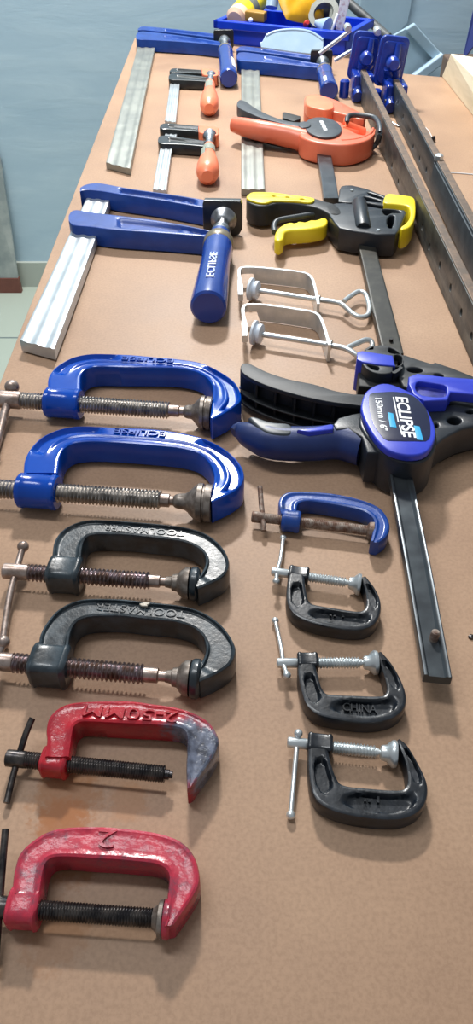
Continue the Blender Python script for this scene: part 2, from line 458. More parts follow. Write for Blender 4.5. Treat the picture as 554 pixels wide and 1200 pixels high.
# ================================================================ G-clamps
def g_clamp(name, label, group, outer, inner, zb, zt, prof, fmat, axis, zc, boss, rb, rs, smat,
            thread, head, tip, pitch=.0022, e=.002, bsq=None, bossn=32, handle=None, hmat=None, hr=.002,
            ends='ball', shank=None, pad=None, padmat=None, lettering=None, anvil=None, headr=None, tipmat=None, cols=17, depth=None):
    """axis: two picture points of the screw's centre line; all x positions along it are picture x"""
    (ax, ay), (bx, by) = axis
    A0, B0 = U(ax, ay, zc), U(bx, by, zc); dd = (B0 - A0)
    def at(px):
        # point of the axis whose picture x is px
        lo, hi = -1.5, 2.5
        f = lambda k: 277 + F*((A0+dd*k).x) / ((A0+dd*k).y*CP - ((A0+dd*k).z - H)*SP)
        for _ in range(50):
            mid = (lo+hi)/2
            if f(mid) < px: lo = mid
            else: hi = mid
        return A0 + dd*lo
    o = UP(outer, zt); i = UP(inner, zt)
    cx = sum(p.x for p in o)/len(o); cy = sum(p.y for p in o)/len(o)
    t = thing(name, label, 'clamp', (cx, cy, 0), group)
    fr = link('frame', strip_me(o, i, zb, zt, prof, e=e, cols=cols), fmat, t)
    L = (at(boss[1]) - at(boss[0])).length
    k = .0012/L
    bp = [(0, rb*.90), (k, rb*.985), (3*k, rb), (.14, rb), (.17, rb*.955), (.83, rb*.955), (.86, rb), (1-3*k, rb), (1-k, rb*.985), (1, rb*.9)]
    if bsq: bp = [(0, rb*.84), (.06, rb*.97), (.13, rb*1.0), (.2, rb*.93), (.8, rb*.93), (.87, rb*1.0), (.94, rb*.97), (1, rb*.84)]
    lathe('screw_boss', at(boss[0]), at(boss[1]), bp, fmat, t, n=bossn, sq=bsq)
    depth = depth or rs*.17
    parts = [thread_me(at(thread[0]), at(thread[1]), rs, pitch, depth)]
    sc = link('screw', join(parts), smat, t)
    if head:
        hr_ = headr or rs*.95
        p0, p1 = at(head[0]), at(head[1])
        lathe('screw_head', p0, p1, [(0, hr_*.8), (.05, hr_), (.93, hr_), (1, hr_*.9)], tipmat or smat, t, n=22)
    if shank:
        lathe('screw_neck', at(shank[0]), at(shank[1]), [(0, shank[2]), (.6, shank[2]), (.65, shank[2]*.7), (1, shank[2]*.7)], tipmat or smat, t, n=18)
    if pad:
        lathe('swivel_pad', at(pad[0]), at(pad[1]), pad[2], padmat or PAD, t, n=30)
    if anvil:
        lathe('anvil_face', at(anvil[0]), at(anvil[1]), [(0, anvil[2]*.8), (.12, anvil[2]*.95), (.3, anvil[2]), (.7, anvil[2]), (.9, anvil[2]*.9), (1, anvil[2]*.7)], fmat, t, n=28)
    if handle:
        P = [U(*h) for h in handle]
        ms = [tube_me(cr(P, 16) if len(P) > 2 else P, hr, 14)]
        if ends == 'ball': ms += [ball_me(P[0], hr*1.75), ball_me(P[-1], hr*1.75)]
        link('handle_bar', join(ms), hmat or TBAR, t)
    for lt in lettering or ():
        text('lettering', lt[0], lt[1], lt[2], zt - lt[4], lt[3], fmat, t, ex=lt[5] if len(lt) > 5 else .0008, bold=0)
    return t

# --- two large blue
def blue_prof(t, s):
    r = .0034*band(.12, .46, .03, t)*(band(.10, .33, .015, s) + band(.66, .93, .015, s))
    return r + .0012*band(.60, .86, .05, t)*band(.12, .9, .05, s)
gb = 'large blue G-clamps'
pad_big = [(0, .0035), (.06, .0050), (.16, .0058), (.30, .0060), (.38, .0075), (.55, .0122), (.64, .0144), (.76, .0145), (.78, .0128), (.82, .0128), (.84, .0142), (1, .0138)]
g_clamp('g_clamp', 'large glossy blue G-clamp, farther of the blue pair, its tommy bar in view', gb,
    [(55.5,456),(56,443),(61,434),(70.4,425.7),(86.6,417.6),(108,414),(150,415),(180.6,417.6),(207.7,420),(234.8,424.4),(256.4,433.8),(275.4,447.4),(282.7,462.3),(281,471),(266,482),(249,491)],
    [(94.2,456),(94.8,440.6),(100.2,433),(113.7,429.2),(150,429.8),(180,430),(207.7,431),(229.4,435.2),(241.5,442),(248.3,451.4),(249,461),(247,475),(246,488)],
    .002, .0235, blue_prof, BLUE, ((0, 467.5), (201, 481.2)), .0145, (54.5, 95), .0132, .0074, SCREW,
    (24, 198), (-6, 25), None, pitch=.0027, depth=.0018, handle=[(14, 453.5, .021), (9.5, 468, .0145), (0, 505, .007), (-9, 537, .0045)], hr=.0036,
    headr=.0078, shank=(197, 218, .005), pad=(215, 247.5, pad_big), lettering=[('ECLIPSE', (203, 424), (143, 420.5), .0058, .0000, .0028)], tipmat=TBAR)
g_clamp('g_clamp', 'large glossy blue G-clamp, nearer of the pair, next to the dark grey clamps', gb,
    [(27,554),(28.4,538.7),(35.2,525.2),(48.7,511.7),(70.4,502.2),(94.8,498.7),(140,500.5),(180.6,502.2),(210.4,506.2),(234.8,511.7),(253.7,519.8),(270,530.6),(282.5,544.5),(286.2,557.7),(282,569),(268,579),(248.3,588)],
    [(67.7,554),(70.4,534.7),(75.8,525.2),(86.7,519.2),(108.3,517),(145,518.8),(191.5,522.5),(213,525.2),(232,530.6),(244.3,541.4),(250,553.6),(250,564.5),(247,575),(246,585)],
    .002, .0235, blue_prof, BLUE, ((0, 572.8), (188.7, 586)), .0145, (22.5, 68), .0134, .0074, SCREW,
    (-12, 188), (-60, -11), None, pitch=.0027, depth=.0018, headr=.0078, shank=(187, 206, .005), pad=(203, 248, pad_big),
    lettering=[('ECLIPSE', (194, 510), (134, 505.5), .0062, .0000, .0028)], tipmat=TBAR)

# --- two dark grey TOOLMASTER
def tm_prof(t, s):
    return .0021*band(.13, .87, .035, t)*(1 - sm(.93, .97, s))
gt = 'dark grey cast G-clamps'
pad_tm = [(0, .0035), (.25, .0042), (.3, .0055), (.5, .0060), (.62, .0085), (.8, .0105), (1, .0108)]
g_clamp('g_clamp', 'dark grey cast G-clamp, farther of its pair, next to the blue clamps', gt,
    [(60,659),(61,646),(63.6,632.5),(73,620.3),(89.4,611.4),(108.3,608),(140,609.3),(170.6,611.4),(211.2,615.7),(238.3,623),(254.6,633.8),(265.4,647.4),(268.8,661),(264,672.5),(251.9,681),(232,690)],
    [(94.8,659),(96,643.3),(98.5,633.8),(104,627.5),(115,625.4),(145,626),(170.6,628.4),(205.8,632.5),(222,636.6),(234.3,643.3),(240,651.4),(240,661),(235,671),(228,682)],
    .0015, .0195, tm_prof, CAST, ((4, 669), (173.3, 680.5)), .0118, (58, 96), .0108, .0060, SCREWP,
    (33, 175), (4, 34), None, pitch=.0027, depth=.0016, bsq=5, bossn=48, handle=[(27, 640.6, .016), (19, 669, .0118), (11, 700, .008), (3, 754, .004)], hr=.0023,
    headr=.0054, shank=(174, 196, .0042), pad=(194, 222, pad_tm), anvil=(222.5, 234, .0112),
    lettering=[('TOOLMASTER', (216, 625.8), (122, 618.5), .0052, .0022, .0013)], tipmat=TBAR)
g_clamp('g_clamp', 'dark grey cast G-clamp with a pale paint chip, next to the red clamps', gt,
    [(44.7,759),(46,744),(52.8,730.6),(65,715.7),(81.2,705.7),(100.2,700.8),(140,700.8),(170.6,704),(205.8,707.6),(227.5,712.2),(246.4,721),(262.7,734.7),(273.5,751),(276.4,763),(271,777),(257,788),(234,799)],
    [(80.7,760),(82,744),(86,733.3),(94,725.6),(108.3,722),(140,721.4),(170.6,724.7),(203,728),(222,733.3),(234.3,741.4),(240,752.3),(240,764),(235,776),(228,790)],
    .0015, .0195, tm_prof, CAST, ((0, 775.3), (168, 790.2)), .0118, (38, 81.5), .0112, .0062, SCREWP,
    (15, 168.5), (-8, 16), None, pitch=.0027, depth=.0016, bsq=5, bossn=48, handle=[(4, 752, .017), (-3, 775, .0118), (-14, 840, .004)], hr=.0023,
    headr=.0056, shank=(168, 196, .0046), pad=(194, 222.5, pad_tm), anvil=(223, 236, .0118),
    lettering=[('TOOLMASTER', (217, 720.5), (112, 711), .0056, .0022, .0013)], tipmat=TBAR)
tmD = [o for o in bpy.data.objects if o.name.startswith('g_clamp') and 'paint chip' in o.get('label','')][0]
CHIP = mat('bare_putty', rgb(196, 186, 170), rough=.6)
prism('paint_chip', [(163,707.5),(170,705.5),(176,706.5),(172,708.5),(173,710),(166,709.8)], .0185, .0200, CHIP, tmD, .0003)
# --- red pair
def red_prof(t, s): return .0007*band(.2, .8, .15, t)
ob_tip = U(224, 890, .017)
oE = [(51.8,886),(54.3,866),(53.5,855.5),(56.9,840.3),(68.2,829),(83.4,823),(106,821),(130,820.4),(155.3,820.6),(180.5,823.9),(205.8,827.7),(226,834),(243.7,844),(253.8,858),(256.6,871),(249,888.3),(236,906),(226,920)]
cxE = sum(U(x, y, .018).x for x, y in oE)/len(oE); cyE = sum(U(x, y, .018).y for x, y in oE)/len(oE)
REDT = red_tip(tuple(U(224, 888, .010) - Vector((cxE, cyE, 0))), .024)
g_clamp('g_clamp', 'bright red G-clamp marked 2-50MM, bare grey jaw, dark screw not reaching it', 'red G-clamps', oE,
    [(81.5,886),(84.7,860),(87.2,851),(94,845.8),(106,845.4),(130,846.6),(155,848),(180.5,849.2),(205,851.3),(214.5,854.5),(218.5,861.5),(218.8,880),(218,900),(219,924)],
    .001, .018, red_prof, REDT, ((7.6, 888), (193, 907.3)), .0092, (50, 80.5), .0076, .0046, DKSCREW,
    (30, 193), (7.6, 31), None, pitch=.0014, depth=.0005, bsq=3.5, bossn=40, handle=[(38, 841.6, .017), (31, 858, .014), (22, 886, .0092), (14, 914, .006), (7.8, 941, .0035)], hr=.0018, hmat=DKSCREW,
    ends='flat', headr=.0046, shank=(192.5, 202, .0026), lettering=[('2-50MM', (208, 841), (98, 832.5), .0070, .0000, .0018)], tipmat=DKSCREW)
g_clamp('g_clamp', 'faded red G-clamp marked with a single 2, nearest to the front edge', 'red G-clamps',
    [(13,1047),(14.5,1030),(16.4,1018),(22.7,999),(38,984),(58,972.6),(83.4,968),(120,967.4),(148,969.6),(180.8,974),(206,981.5),(221.2,992.9),(230,1008),(234,1028),(231.3,1041),(218.7,1062),(204,1083)],
    [(46.8,1047),(50,1024),(54,1011),(62,1004.8),(80,1004),(110,1006.2),(135,1007.4),(155.5,1009.3),(180,1012),(192,1017),(197.4,1026),(196.5,1043),(194,1061),(192,1085)],
    .001, .018, red_prof, REDW, ((0, 1063), (179.5, 1076)), .0098, (11, 47.5), .0086, .0044, DKSCREW,
    (10, 179.5), (-10, 10.5), None, pitch=.0014, depth=.0005, bsq=3.5, bossn=40,
    handle=[(6.5, 972, .018), (4, 1000, .0155), (-1, 1063, .0098), (-6, 1140, .004)], hr=.0018, hmat=DKSCREW, ends='flat', headr=.005,
    anvil=(191, 201, .0086), pad=(179, 191, [(0, .0045), (.45, .0060), (.6, .0080), (1, .0083)]), lettering=[('2', (135, 984), (114, 982), .0085, .0000, .0010)], tipmat=DKSCREW)
# --- small worn blue
def sb_prof(t, s): return .0012*band(.25, .75, .1, t)
g_clamp('g_clamp', 'small worn blue G-clamp with a rusty screw and rusty tommy bar', None,
    [(329,601),(326,589.2),(328.9,581),(337,576.2),(359.7,575.4),(392.2,577.9),(424.7,585.3),(444.2,594),(454,605.5),(456.8,616.9),(453,628),(444,635)],
    [(348,601),(348.5,592.5),(352,588.2),(363,586.6),(392.2,590.9),(416,595.5),(428,599.5),(436,606),(438.5,613.6),(436.5,623),(434,633)],
    .001, .0145, sb_prof, SBLUE, ((294.7, 605.2), (431, 621.7)), .0085, (330.5, 351.6), .0082, .0038, RUST,
    (309, 431), (295, 309.5), None, pitch=.0012, depth=.0003, handle=[(304.5, 570.5, .016), (306, 590, .012), (308.3, 612, .0085), (309, 622, .006)], hr=.0019, hmat=RUST,
    ends='flat', headr=.0042, pad=(430, 437.5, [(0, .0042), (.3, .0062), (1, .0066)]), padmat=RUST)
# --- three small black
def sk_prof(t, s):
    r = 0
    for s0, a in ((.165, .095), (.51, .185), (.85, .095)):
        q = (abs((s-s0)/a)**3 + abs((t-.53)/.30)**3)
        r += .0036*(1 - sm(.45, 1.0, q))
    return r
gs = 'small black G-clamps'
pad_sm = [(0, .0028), (.08, .0040), (.4, .0046), (.55, .0060), (.75, .0074), (.9, .0074), (1, .0070)]
def small_clamp(label, outer, inner, axis, boss, thread, head, shank, pad, handle, lettering, rb):
    g_clamp('g_clamp', label, gs, outer, inner, .001, .0125, sk_prof, CASTB, axis, .0078, boss, rb, .0036, ZINC,
        thread, head, None, pitch=.0018, depth=.0010, bsq=6, bossn=48, handle=handle, hr=.0014, hmat=ZINC, headr=.0030, e=.0018,
        shank=shank, pad=(pad[0], pad[1], pad_sm), padmat=ZINC, lettering=lettering, tipmat=ZINC)
small_clamp('small black G-clamp with chrome screw, farthest of three, beside the small blue clamp',
    [(338,672),(336.4,682),(335.2,698.5),(338.4,712),(350.6,723.7),(372.3,731.6),(402,737),(426.4,737),(440,729.7),(446.2,716),(445.4,701),(438.6,687),(429,675)],
    [(357,672),(358,685),(361,701.2),(366.5,707),(391.2,711.5),(412,714.8),(422,715.3),(427,712.4),(429,705),(427.5,692),(422.5,677)],
    ((318, 669.5), (421, 685)), (338, 361.5), (360, 405), (318, 338.5), (404, 409, .0022), (408, 422.5),
    [(331.7, 630.5, .004), (328.5, 655, .0058), (324.5, 671, .0078), (323.5, 681, .0105)], [('1"', (403, 722), (386, 720), .0042, .0034, .0030)], .0052)
small_clamp('small black G-clamp marked CHINA with chrome screw, middle one of three in the column',
    [(349,776),(348.8,790),(352.2,807.7),(358.7,825.6),(371.7,837),(401,844),(433.5,846.7),(459.4,841.8),(473.5,830),(476,814.2),(469.5,794.7),(458,775.2),(447,763)],
    [(369,776),(372.5,789),(377,804.5),(384,812.2),(417.2,814),(440,814.8),(450,813.5),(452.8,806),(448.5,788),(441,766)],
    ((323.6, 777), (441.6, 776.5)), (348, 372), (371, 421), (324, 348.5), (420, 426, .0022), (425, 442),
    [(322.3, 727.5, .003), (329, 758, .0055), (332, 778, .0078), (336, 791, .0105)], [('CHINA', (401.5, 829.5), (441, 832.5), .0052, .0034, .0030)], .0054)
small_clamp('small black G-clamp with its tommy bar hanging down, nearest of three in the column',
    [(361,872),(360.5,885),(361.4,905),(365.6,927.7),(375,942.3),(396.5,952.5),(432.2,959.5),(468,960.5),(489,952.6),(499.5,938.5),(500.8,918),(491,895.2),(478.5,874),(468.5,865)],
    [(384,872),(386.5,886),(392,905),(401.3,918.5),(435.5,923),(462,924.8),(473,923.5),(477.3,915),(474.8,894),(465,868)],
    ((336.4, 869.5), (464.7, 884)), (360, 389), (388, 440), (336.4, 361), (439, 446, .0022), (445, 464.5),
    [(349.4, 859.5, .0105), (347.8, 873, .0078), (344, 915, .0052), (340.6, 955, .003)], [('1"', (444, 938), (426, 936), .0042, .0034, .0030)], .0056)

# ================================================================ F-clamps
def bar_prof(t, s): return .0009*(band(.18, .4, .04, t) + band(.6, .82, .04, t))
def arm_prof(t, s): return .005*band(.22, .78, .06, t)*band(.34, .93, .015, s) - .0022*band(.3, .7, .08, t)*(band(.70, .76, .015, s) + band(.83, .88, .015, s))
def f_clamp(name, label, group, bar, ztb, zbb, barmat, arms, zta, armmat, plate, handle, hprof, hmat, collar, neck, print_=None, armdepth=None, tipblock=None, patch=None, bar_n=12):
    o, i = UP(bar[0], ztb), UP(bar[1], ztb)
    c = (o[0] + i[-1])/2
    t = thing(name, label, 'clamp', (c.x, c.y, 0), group)
    link('bar', strip_me(o, i, zbb, ztb, bar_prof, n=24, e=.0012, cols=15), barmat, t)
    for k, (a, b) in enumerate(arms):
        link('fixed_jaw' if k == 0 else 'sliding_jaw', strip_me(UP(a, zta), UP(b, zta), .0012, zta, armdepth or arm_prof, n=80, e=.0018, cols=19), armmat, t)
    if plate:
        (px, py, z, w, h, th, m) = plate
        P = U(px, py, z); d = (U(handle[1][0], handle[1][1], handle[1][2]) - U(handle[0][0], handle[0][1], handle[0][2])).normalized(); d.z = 0; d.normalize()
        pts = [(w*.5*x, h*.5*y) for x, y in ((-1, -.55), (-.85, -.85), (-.5, -1), (.5, -1), (.85, -.85), (1, -.55), (1, .8), (.9, 1), (-.9, 1), (-1, .8))]
        me = prism_me([pts], -th/2, th/2, .001)
        s = Vector((-d.y, d.x, 0)); u = Vector((0, 0, 1))
        M = Matrix((( s.x, u.x, d.x, P.x), (s.y, u.y, d.y, P.y), (s.z, u.z, d.z, P.z), (0, 0, 0, 1)))
        me.transform(M); fixn(me); link('jaw_face', me, m, t)
    h0, h1 = U(*handle[0]), U(*handle[1])
    hd = lathe('handle', h0, h1, hprof, hmat, t, n=36)
    if neck:
        n0 = U(*neck[0]); lathe('screw', n0, h0, neck[1], neck[2], t, n=26)
    if neck and plate:
        dn = (h1-h0).normalized(); rr_ = hprof[2][1]
        lathe('jaw_nut', h0 - dn*.026, h0 - dn*.004, [(0, rr_*.62), (.08, rr_*.72), (.9, rr_*.76), (1, rr_*.7)], armmat, t, n=28)
    if collar:
        dd = (h1-h0).normalized()
        lathe('collar', h0 - dd*collar[0], h0 + dd*collar[1], [(0, collar[2]*.93), (.1, collar[2]), (.9, collar[2]), (1, collar[2]*.93)], collar[3], t, n=32)
    if tipblock:
        for (pts, z0, z1, m) in tipblock: prism('jaw_tip', pts, z0, z1, m, t, .0015, smooth_n=32)
    return t, h0, h1, hd
def wrap(name, pts2, h0, h1, r0, m, parent, off=.0003, roll=0.0):
    """thin print wrapped on a handle: pts2 = flat mesh coords (along 0..1, angle)"""
    pass
HP = [(0, .0150), (.04, .0166), (.10, .0170), (.22, .0163), (.34, .0160), (.5, .0168), (.8, .0182), (.94, .0187), (.985, .0182), (1, .0160)]
t, h0, h1, hd = f_clamp('f_clamp', 'largest blue bar clamp, bright wide steel bar along the left table edge', 'blue bar clamps',
    ([(101.5,231),(85,266),(55,331),(23,398)], [(129,233),(116,268),(91,336),(63.5,409)]), .014, .002, BARM,
    [([(94,219.5),(99,216.5),(107,214.5),(118,214.4),(148.6,220),(180,224.5),(209,228.5),(240,233.8)],
      [(93.5,224.5),(98,222.6),(107,222.6),(120,224),(146.8,228.5),(180,233),(209,237.8),(240,243.5)]),
     ([(80.5,252),(84,247),(90,245.6),(104,248),(134,251.5),(180,257.3),(215,263),(246,269.6),(271,275)],
      [(80.5,259),(84,263),(90,264.2),(104,265.3),(134,269),(180,272),(215,274.6),(243,277.4),(271,283)])], .0245, FBLUE,
    (261, 255, .022, .048, .044, .010, BLKI), ((256, 286, .020), (243.8, 361, .0205)), HP, HANDB,
    (.005, .011, .0176, COLLAR), ((262.5, 254, .021), [(0, .004), (.02, .0165), (.12, .0168), (.16, .014), (.24, .010), (.3, .0075), (.5, .0075), (.55, .0115), (1, .0115)], STEEL))
# printed brand on the handle
def handle_print(s, h0, h1, f0, f1, r, m, parent, height, roll, side_off=0.0):
    cu = bpy.data.curves.new('t', 'FONT'); cu.body = s; cu.size = 1; cu.extrude = .5; cu.offset = .02
    ob = bpy.data.objects.new('tmp', cu); C.objects.link(ob); bpy.context.view_layer.update()
    me = bpy.data.meshes.new_from_object(ob.evaluated_get(bpy.context.evaluated_depsgraph_get()))
    bpy.data.objects.remove(ob); bpy.data.curves.remove(cu)
    xs = [v.co.x for v in me.vertices]; ys = [v.co.y for v in me.vertices]
    x0, x1, y0, y1 = min(xs), max(xs), min(ys), max(ys)
    d = h1-h0; L = d.length; dn, sd, up = basis(d)
    for v in me.vertices:
        a = f0 + (f1-f0)*(v.co.x-x0)/(x1-x0); w = ((v.co.y-y0)/(y1-y0)-.5)*height
        ang = roll - w/r
        R = r + (.0012 if v.co.z > 0 else -.0012)
        p = h0 + dn*(a*L) + (sd*math.sin(ang) + up*math.cos(ang))*R
        v.co = p
    me.update(); return link('lettering', me, m, parent, smooth=False)
PRINT = mat('pale_blue_print', rgb(170, 184, 226), rough=.4)
handle_print('ECLIPSE', h0, h1, .80, .42, .0181, PRINT, hd, .008, .02)

def farblue(label, bar, ab, af, bb, bf, plate, h0, h1, k, neckp, pc):
    return f_clamp('f_clamp', label, 'blue bar clamps', bar, .010, .001, BARO, [(ab, af), (bb, bf)], .0245, FBLUE, plate, (h0, h1),
        [(a, r*k) for a, r in HP], HANDB, (.005, .010, .0165*k, COLLAR), (neckp, [(0, .004), (.05, .013), (.25, .0135), (.35, .008), (1, .009)], STEEL))
t1, a0, a1, ahd = farblue('blue bar clamp at the far left table corner with a long dull bar',
    ([(164,46),(162,52),(144,118),(124,190)], [(184,46),(182.5,51),(168,120),(152.5,197.5)]),
    [(161.5,33.5),(165,31.2),(170,30.8),(200,33.4),(227,36.4),(262,40.5)], [(161.5,35),(165,34.8),(170,35),(200,38),(227,41),(262,45)],
    [(159.5,41),(162,37.4),(168,36.6),(200,40),(230,44),(270,50.5)], [(159.5,45),(163,46.2),(170,46.2),(200,47.8),(230,50),(270,54.5)],
    (262, 47, .022, .044, .040, .008, BLKI), (264, 60, .020), (268, 92, .018), .93, (262.5, 48, .021), 0)
t2, c0, c1, chd = farblue('blue bar clamp whose dull bar passes under the orange grip',
    ([(283,67),(282.5,75),(282.6,150),(282.5,221)], [(304,67),(303.5,75),(307,150),(310.5,221.5)]),
    [(277,57.5),(281,54.5),(287,54),(320,58.3),(350,62.3),(376,66)], [(277,59.5),(281,59),(287,59),(320,62.7),(350,67),(376,70.5)],
    [(277.5,65),(280,61.5),(287,61),(320,65.5),(350,70.5),(386,76.5)], [(277.5,69),(281,71),(288,71.4),(320,73.6),(350,76.5),(386,80.5)],
    (376, 72, .022, .044, .040, .008, BLKI), (380, 84, .020), (385.5, 107, .018), .90, (377.5, 72, .021), 0)
STK = mat('white_sticker', rgb(225, 230, 235), rough=.4)
def sticker(h0, h1, f0, f1, r, a0, a1, m, parent, name='sticker'):
    d = h1-h0; L = d.length; dn, sd, up = basis(d); vs = []; fs = []
    for j in range(2):
        for i in range(9):
            a = a0+(a1-a0)*i/8; f = (f0, f1)[j]
            for R in (r-.001, r+.0004):
                vs.append(h0 + dn*(f*L) + (sd*math.sin(a)+up*math.cos(a))*R)
    for i in range(8):
        b = i*2; c = b+18
        fs += [(b+1, b+3, c+3, c+1), (b, c, c+2, b+2), (b, b+2, b+3, b+1), (c, c+1, c+3, c+2)]
    fs += [(0, 1, 19, 18), (16, 34, 35, 17)]
    link(name, fixn(mesh('st', vs, fs)), m, parent, angle=60)
sticker(a0, a1, .52, .86, .0166, -1.2, -.5, STK, ahd)
sticker(c0, c1, .70, .93, .0166, .25, .6, STK, chd)

def mini_prof(t, s): return .003*band(.25, .75, .06, t)*band(.3, .95, .015, s)
OHP = [(0, .008), (.1, .0095), (.25, .0100), (.36, .0105), (.5, .0135), (.7, .0160), (.86, .0162), (.95, .0140), (1, .008)]
GPATCH = mat('grey_handle_patch', rgb(140, 146, 132), rough=.5)
m1, p0, p1, mh = f_clamp('f_clamp', 'small black bar clamp with orange handle, the farther of two, bar wholly in view', 'small bar clamps with orange handles',
    ([(201,88),(200,93),(196.5,117),(193,141)], [(212,89),(211,94),(208.5,118),(205.7,143)]), .010, .002, BARM,
    [([(198.5,83),(201,80.3),(206,79.8),(222,80.8),(240,82)], [(198.5,84),(202,84.3),(206,84.2),(222,85),(240,86)]),
     ([(197.5,89.5),(199.5,86.3),(205,85.8),(222,87.5),(246,90)], [(197.5,92),(200,93.2),(206,93.4),(222,94),(246,95)])], .0165, BLKI,
    None, ((246, 97, .0155), (245, 127.5, .0155)), OHP, ORGL, None, ((247.5, 88, .0155), [(0, .004), (.1, .010), (.2, .010), (.4, .006), (1, .006)], STEEL), armdepth=mini_prof,
    tipblock=[([(236.5,82),(238,80),(254,81.2),(255.5,84),(255,88),(248,88.5),(238,87)], .0012, .020, ORGL)])
sticker(p0, p1, .15, .38, .0108, -.45, .8, GPATCH, mh)
m2, p0, p1, mh = f_clamp('f_clamp', 'small black bar clamp with orange handle, the nearer of two, jaws spread apart', 'small bar clamps with orange handles',
    ([(195,152),(188,172),(183,197),(179,221)], [(209,153),(202,173),(198,198),(195,222.5)]), .010, .002, BARM,
    [([(187,148.5),(189.5,145),(196,144.2),(214,145.6),(236,147.6)], [(187,150),(190,151),(196,151),(214,152.3),(236,154)]),
     ([(185,163),(187,159.2),(194,158.4),(214,161),(244,165)], [(185,166),(188,168),(195,168.3),(214,169),(244,171.5)])], .0165, BLKI,
    None, ((245, 172, .0155), (243, 207, .0155)), OHP, ORGL, None, ((246, 158, .0155), [(0, .004), (.1, .011), (.2, .011), (.4, .006), (1, .006)], STEEL), armdepth=mini_prof,
    tipblock=[([(232.5,149),(234,146.8),(254,148.8),(256,152),(255,158),(247,157),(234,155)], .0012, .020, ORGL)])
sticker(p0, p1, .13, .30, .0106, -1.0, .9, GPATCH, mh)
sticker(p0, p1, .30, .52, .0133, .35, .9, GPATCH, mh)

# ================================================================ quick bar clamps
def simple_bar(parent, L, R, zt, zb, m, prof=None, name='bar'):
    return link(name, strip_me(UP(L, zt), UP(R, zt), zb, zt, prof or (lambda t, s: 0), n=16, e=.0008, cols=13), m, parent)
# ---- blue and black
q = thing('quick_clamp', 'big black and blue one-handed bar clamp with a dark oval badge', 'clamp', tuple(U(470, 520)), None)
simple_bar(q, [(436,440),(456.5,556),(475,660),(496.8,790)], [(462,440),(483,556),(505,662),(530,793.5)], .021, .0135, BLBAR, lambda t, s: .0012*band(.16, .80, .03, t) + .0012*sm(.80, 1.0, t))
pin = U(508, 748, .021)
lathe('stop_pin', pin - Vector((0, 0, .002)), pin + Vector((0.0008, .001, .0055)), [(0, .0026), (.6, .0028), (.9, .0026), (1, .0018)], RUST, q, n=14)
# body casing
bodyo = [(421,497),(424,480),(430,462),(441,452),(454,450),(472,456),(488,464.5),(500,478),(509,496),(511.5,514),(509.5,527.5),(501.5,537.5),(487.5,542),(467.6,539.5),(450,532.5),(434,517.6)]
prism('body', bodyo, .002, .036, BODY, q, .002, smooth_n=60, zpx=.036)
ringo = [(423,473.8),(428,459.5),(440,451),(453.7,449),(471.6,455),(487.5,463.8),(499.4,477.7),(508.3,495.6),(510.3,509.5),(506.3,521.4),(499.4,529.4),(487.5,533),(471.6,532.3),(453.7,526.4),(439.8,513.5),(428.9,495.6),(424,483.7)]
bd = prism('badge', ringo, .036, .0425, VIO, q, .0016, smooth_n=60)
lab = prism('label', [(433,462),(447,459.6),(465,459.2),(482,463),(492,470.5),(499.4,479.7),(504,497.6),(501.8,515.5),(484,516.8),(465,516.6),(452,515.5),(444,507),(437.8,497.6),(432.5,479.7)], .0425, .0428, LABEL, bd, .0001, smooth_n=48)
text('lettering', 'ECLIPSE', (470.2, 465.5), (480, 512.5), .0430, .0098, WHITE, bd, ex=.00015, bold=.02, sh=.12)
text('lettering', '150mm / 6"', (443.2, 466.5), (450.3, 504.5), .0430, .0056, WHITE, bd, ex=.00015, bold=.02)
for pts, m in (([(460,465),(461.4,465),(467.4,494.5),(466,494.5)], WHITE), ([(467.2,498),(468.8,498),(472,509.5),(470.3,509.5)], WHITE),
               ([(454,483),(460.5,484.5),(464.5,500.8),(457,500)], CYAN), ([(484.5,498.5),(491.5,499.7),(496,516),(488.5,515)], CYAN)):
    prism('printed_stripe', pts, .0428, .0431, m, bd, .00005)
# grip
gp = [(273.5,507,.017),(279,504,.018),(293,510,.019),(322,518.5,.019),(351,520,.019),(372,519.5,.019),(397,518,.019),(424,524,.019)]
gr_ = [(.004,.005),(.0105,.0105),(.0140,.0140),(.0138,.0140),(.0135,.014),(.0135,.014),(.0135,.0145),(.0145,.015)]
P = cr([U(*g) for g in gp], 44)
rr = [gr_[min(7, int(k*7/43))] for k in range(44)]
def lerpr(k):
    x = k*7/43; i = min(6, int(x)); w = x-i
    return (gr_[i][0]*(1-w)+gr_[i+1][0]*w, gr_[i][1]*(1-w)+gr_[i+1][1]*w)
gripo = link('grip', tube_me(P, [lerpr(k) for k in range(44)], 24), NAVY, q)
prism('grip_insert', [(291,489),(297,487.5),(318,494),(338,496),(344,503),(338,509),(310,505)], .006, .0328, GRYP, q, .002, smooth_n=32)
prism('release_trigger', [(348,503.5),(362,501.5),(388,496.5),(391,498.5),(390,503),(362,506)], .012, .0355, VIO, q, .001)
prism('grip_shoulder', [(390,497),(396,489.5),(412,485),(424,483),(440,500),(446,530),(430,530),(424,512),(408,502),(393,503)], .004, .034, BODY, q, .0015)
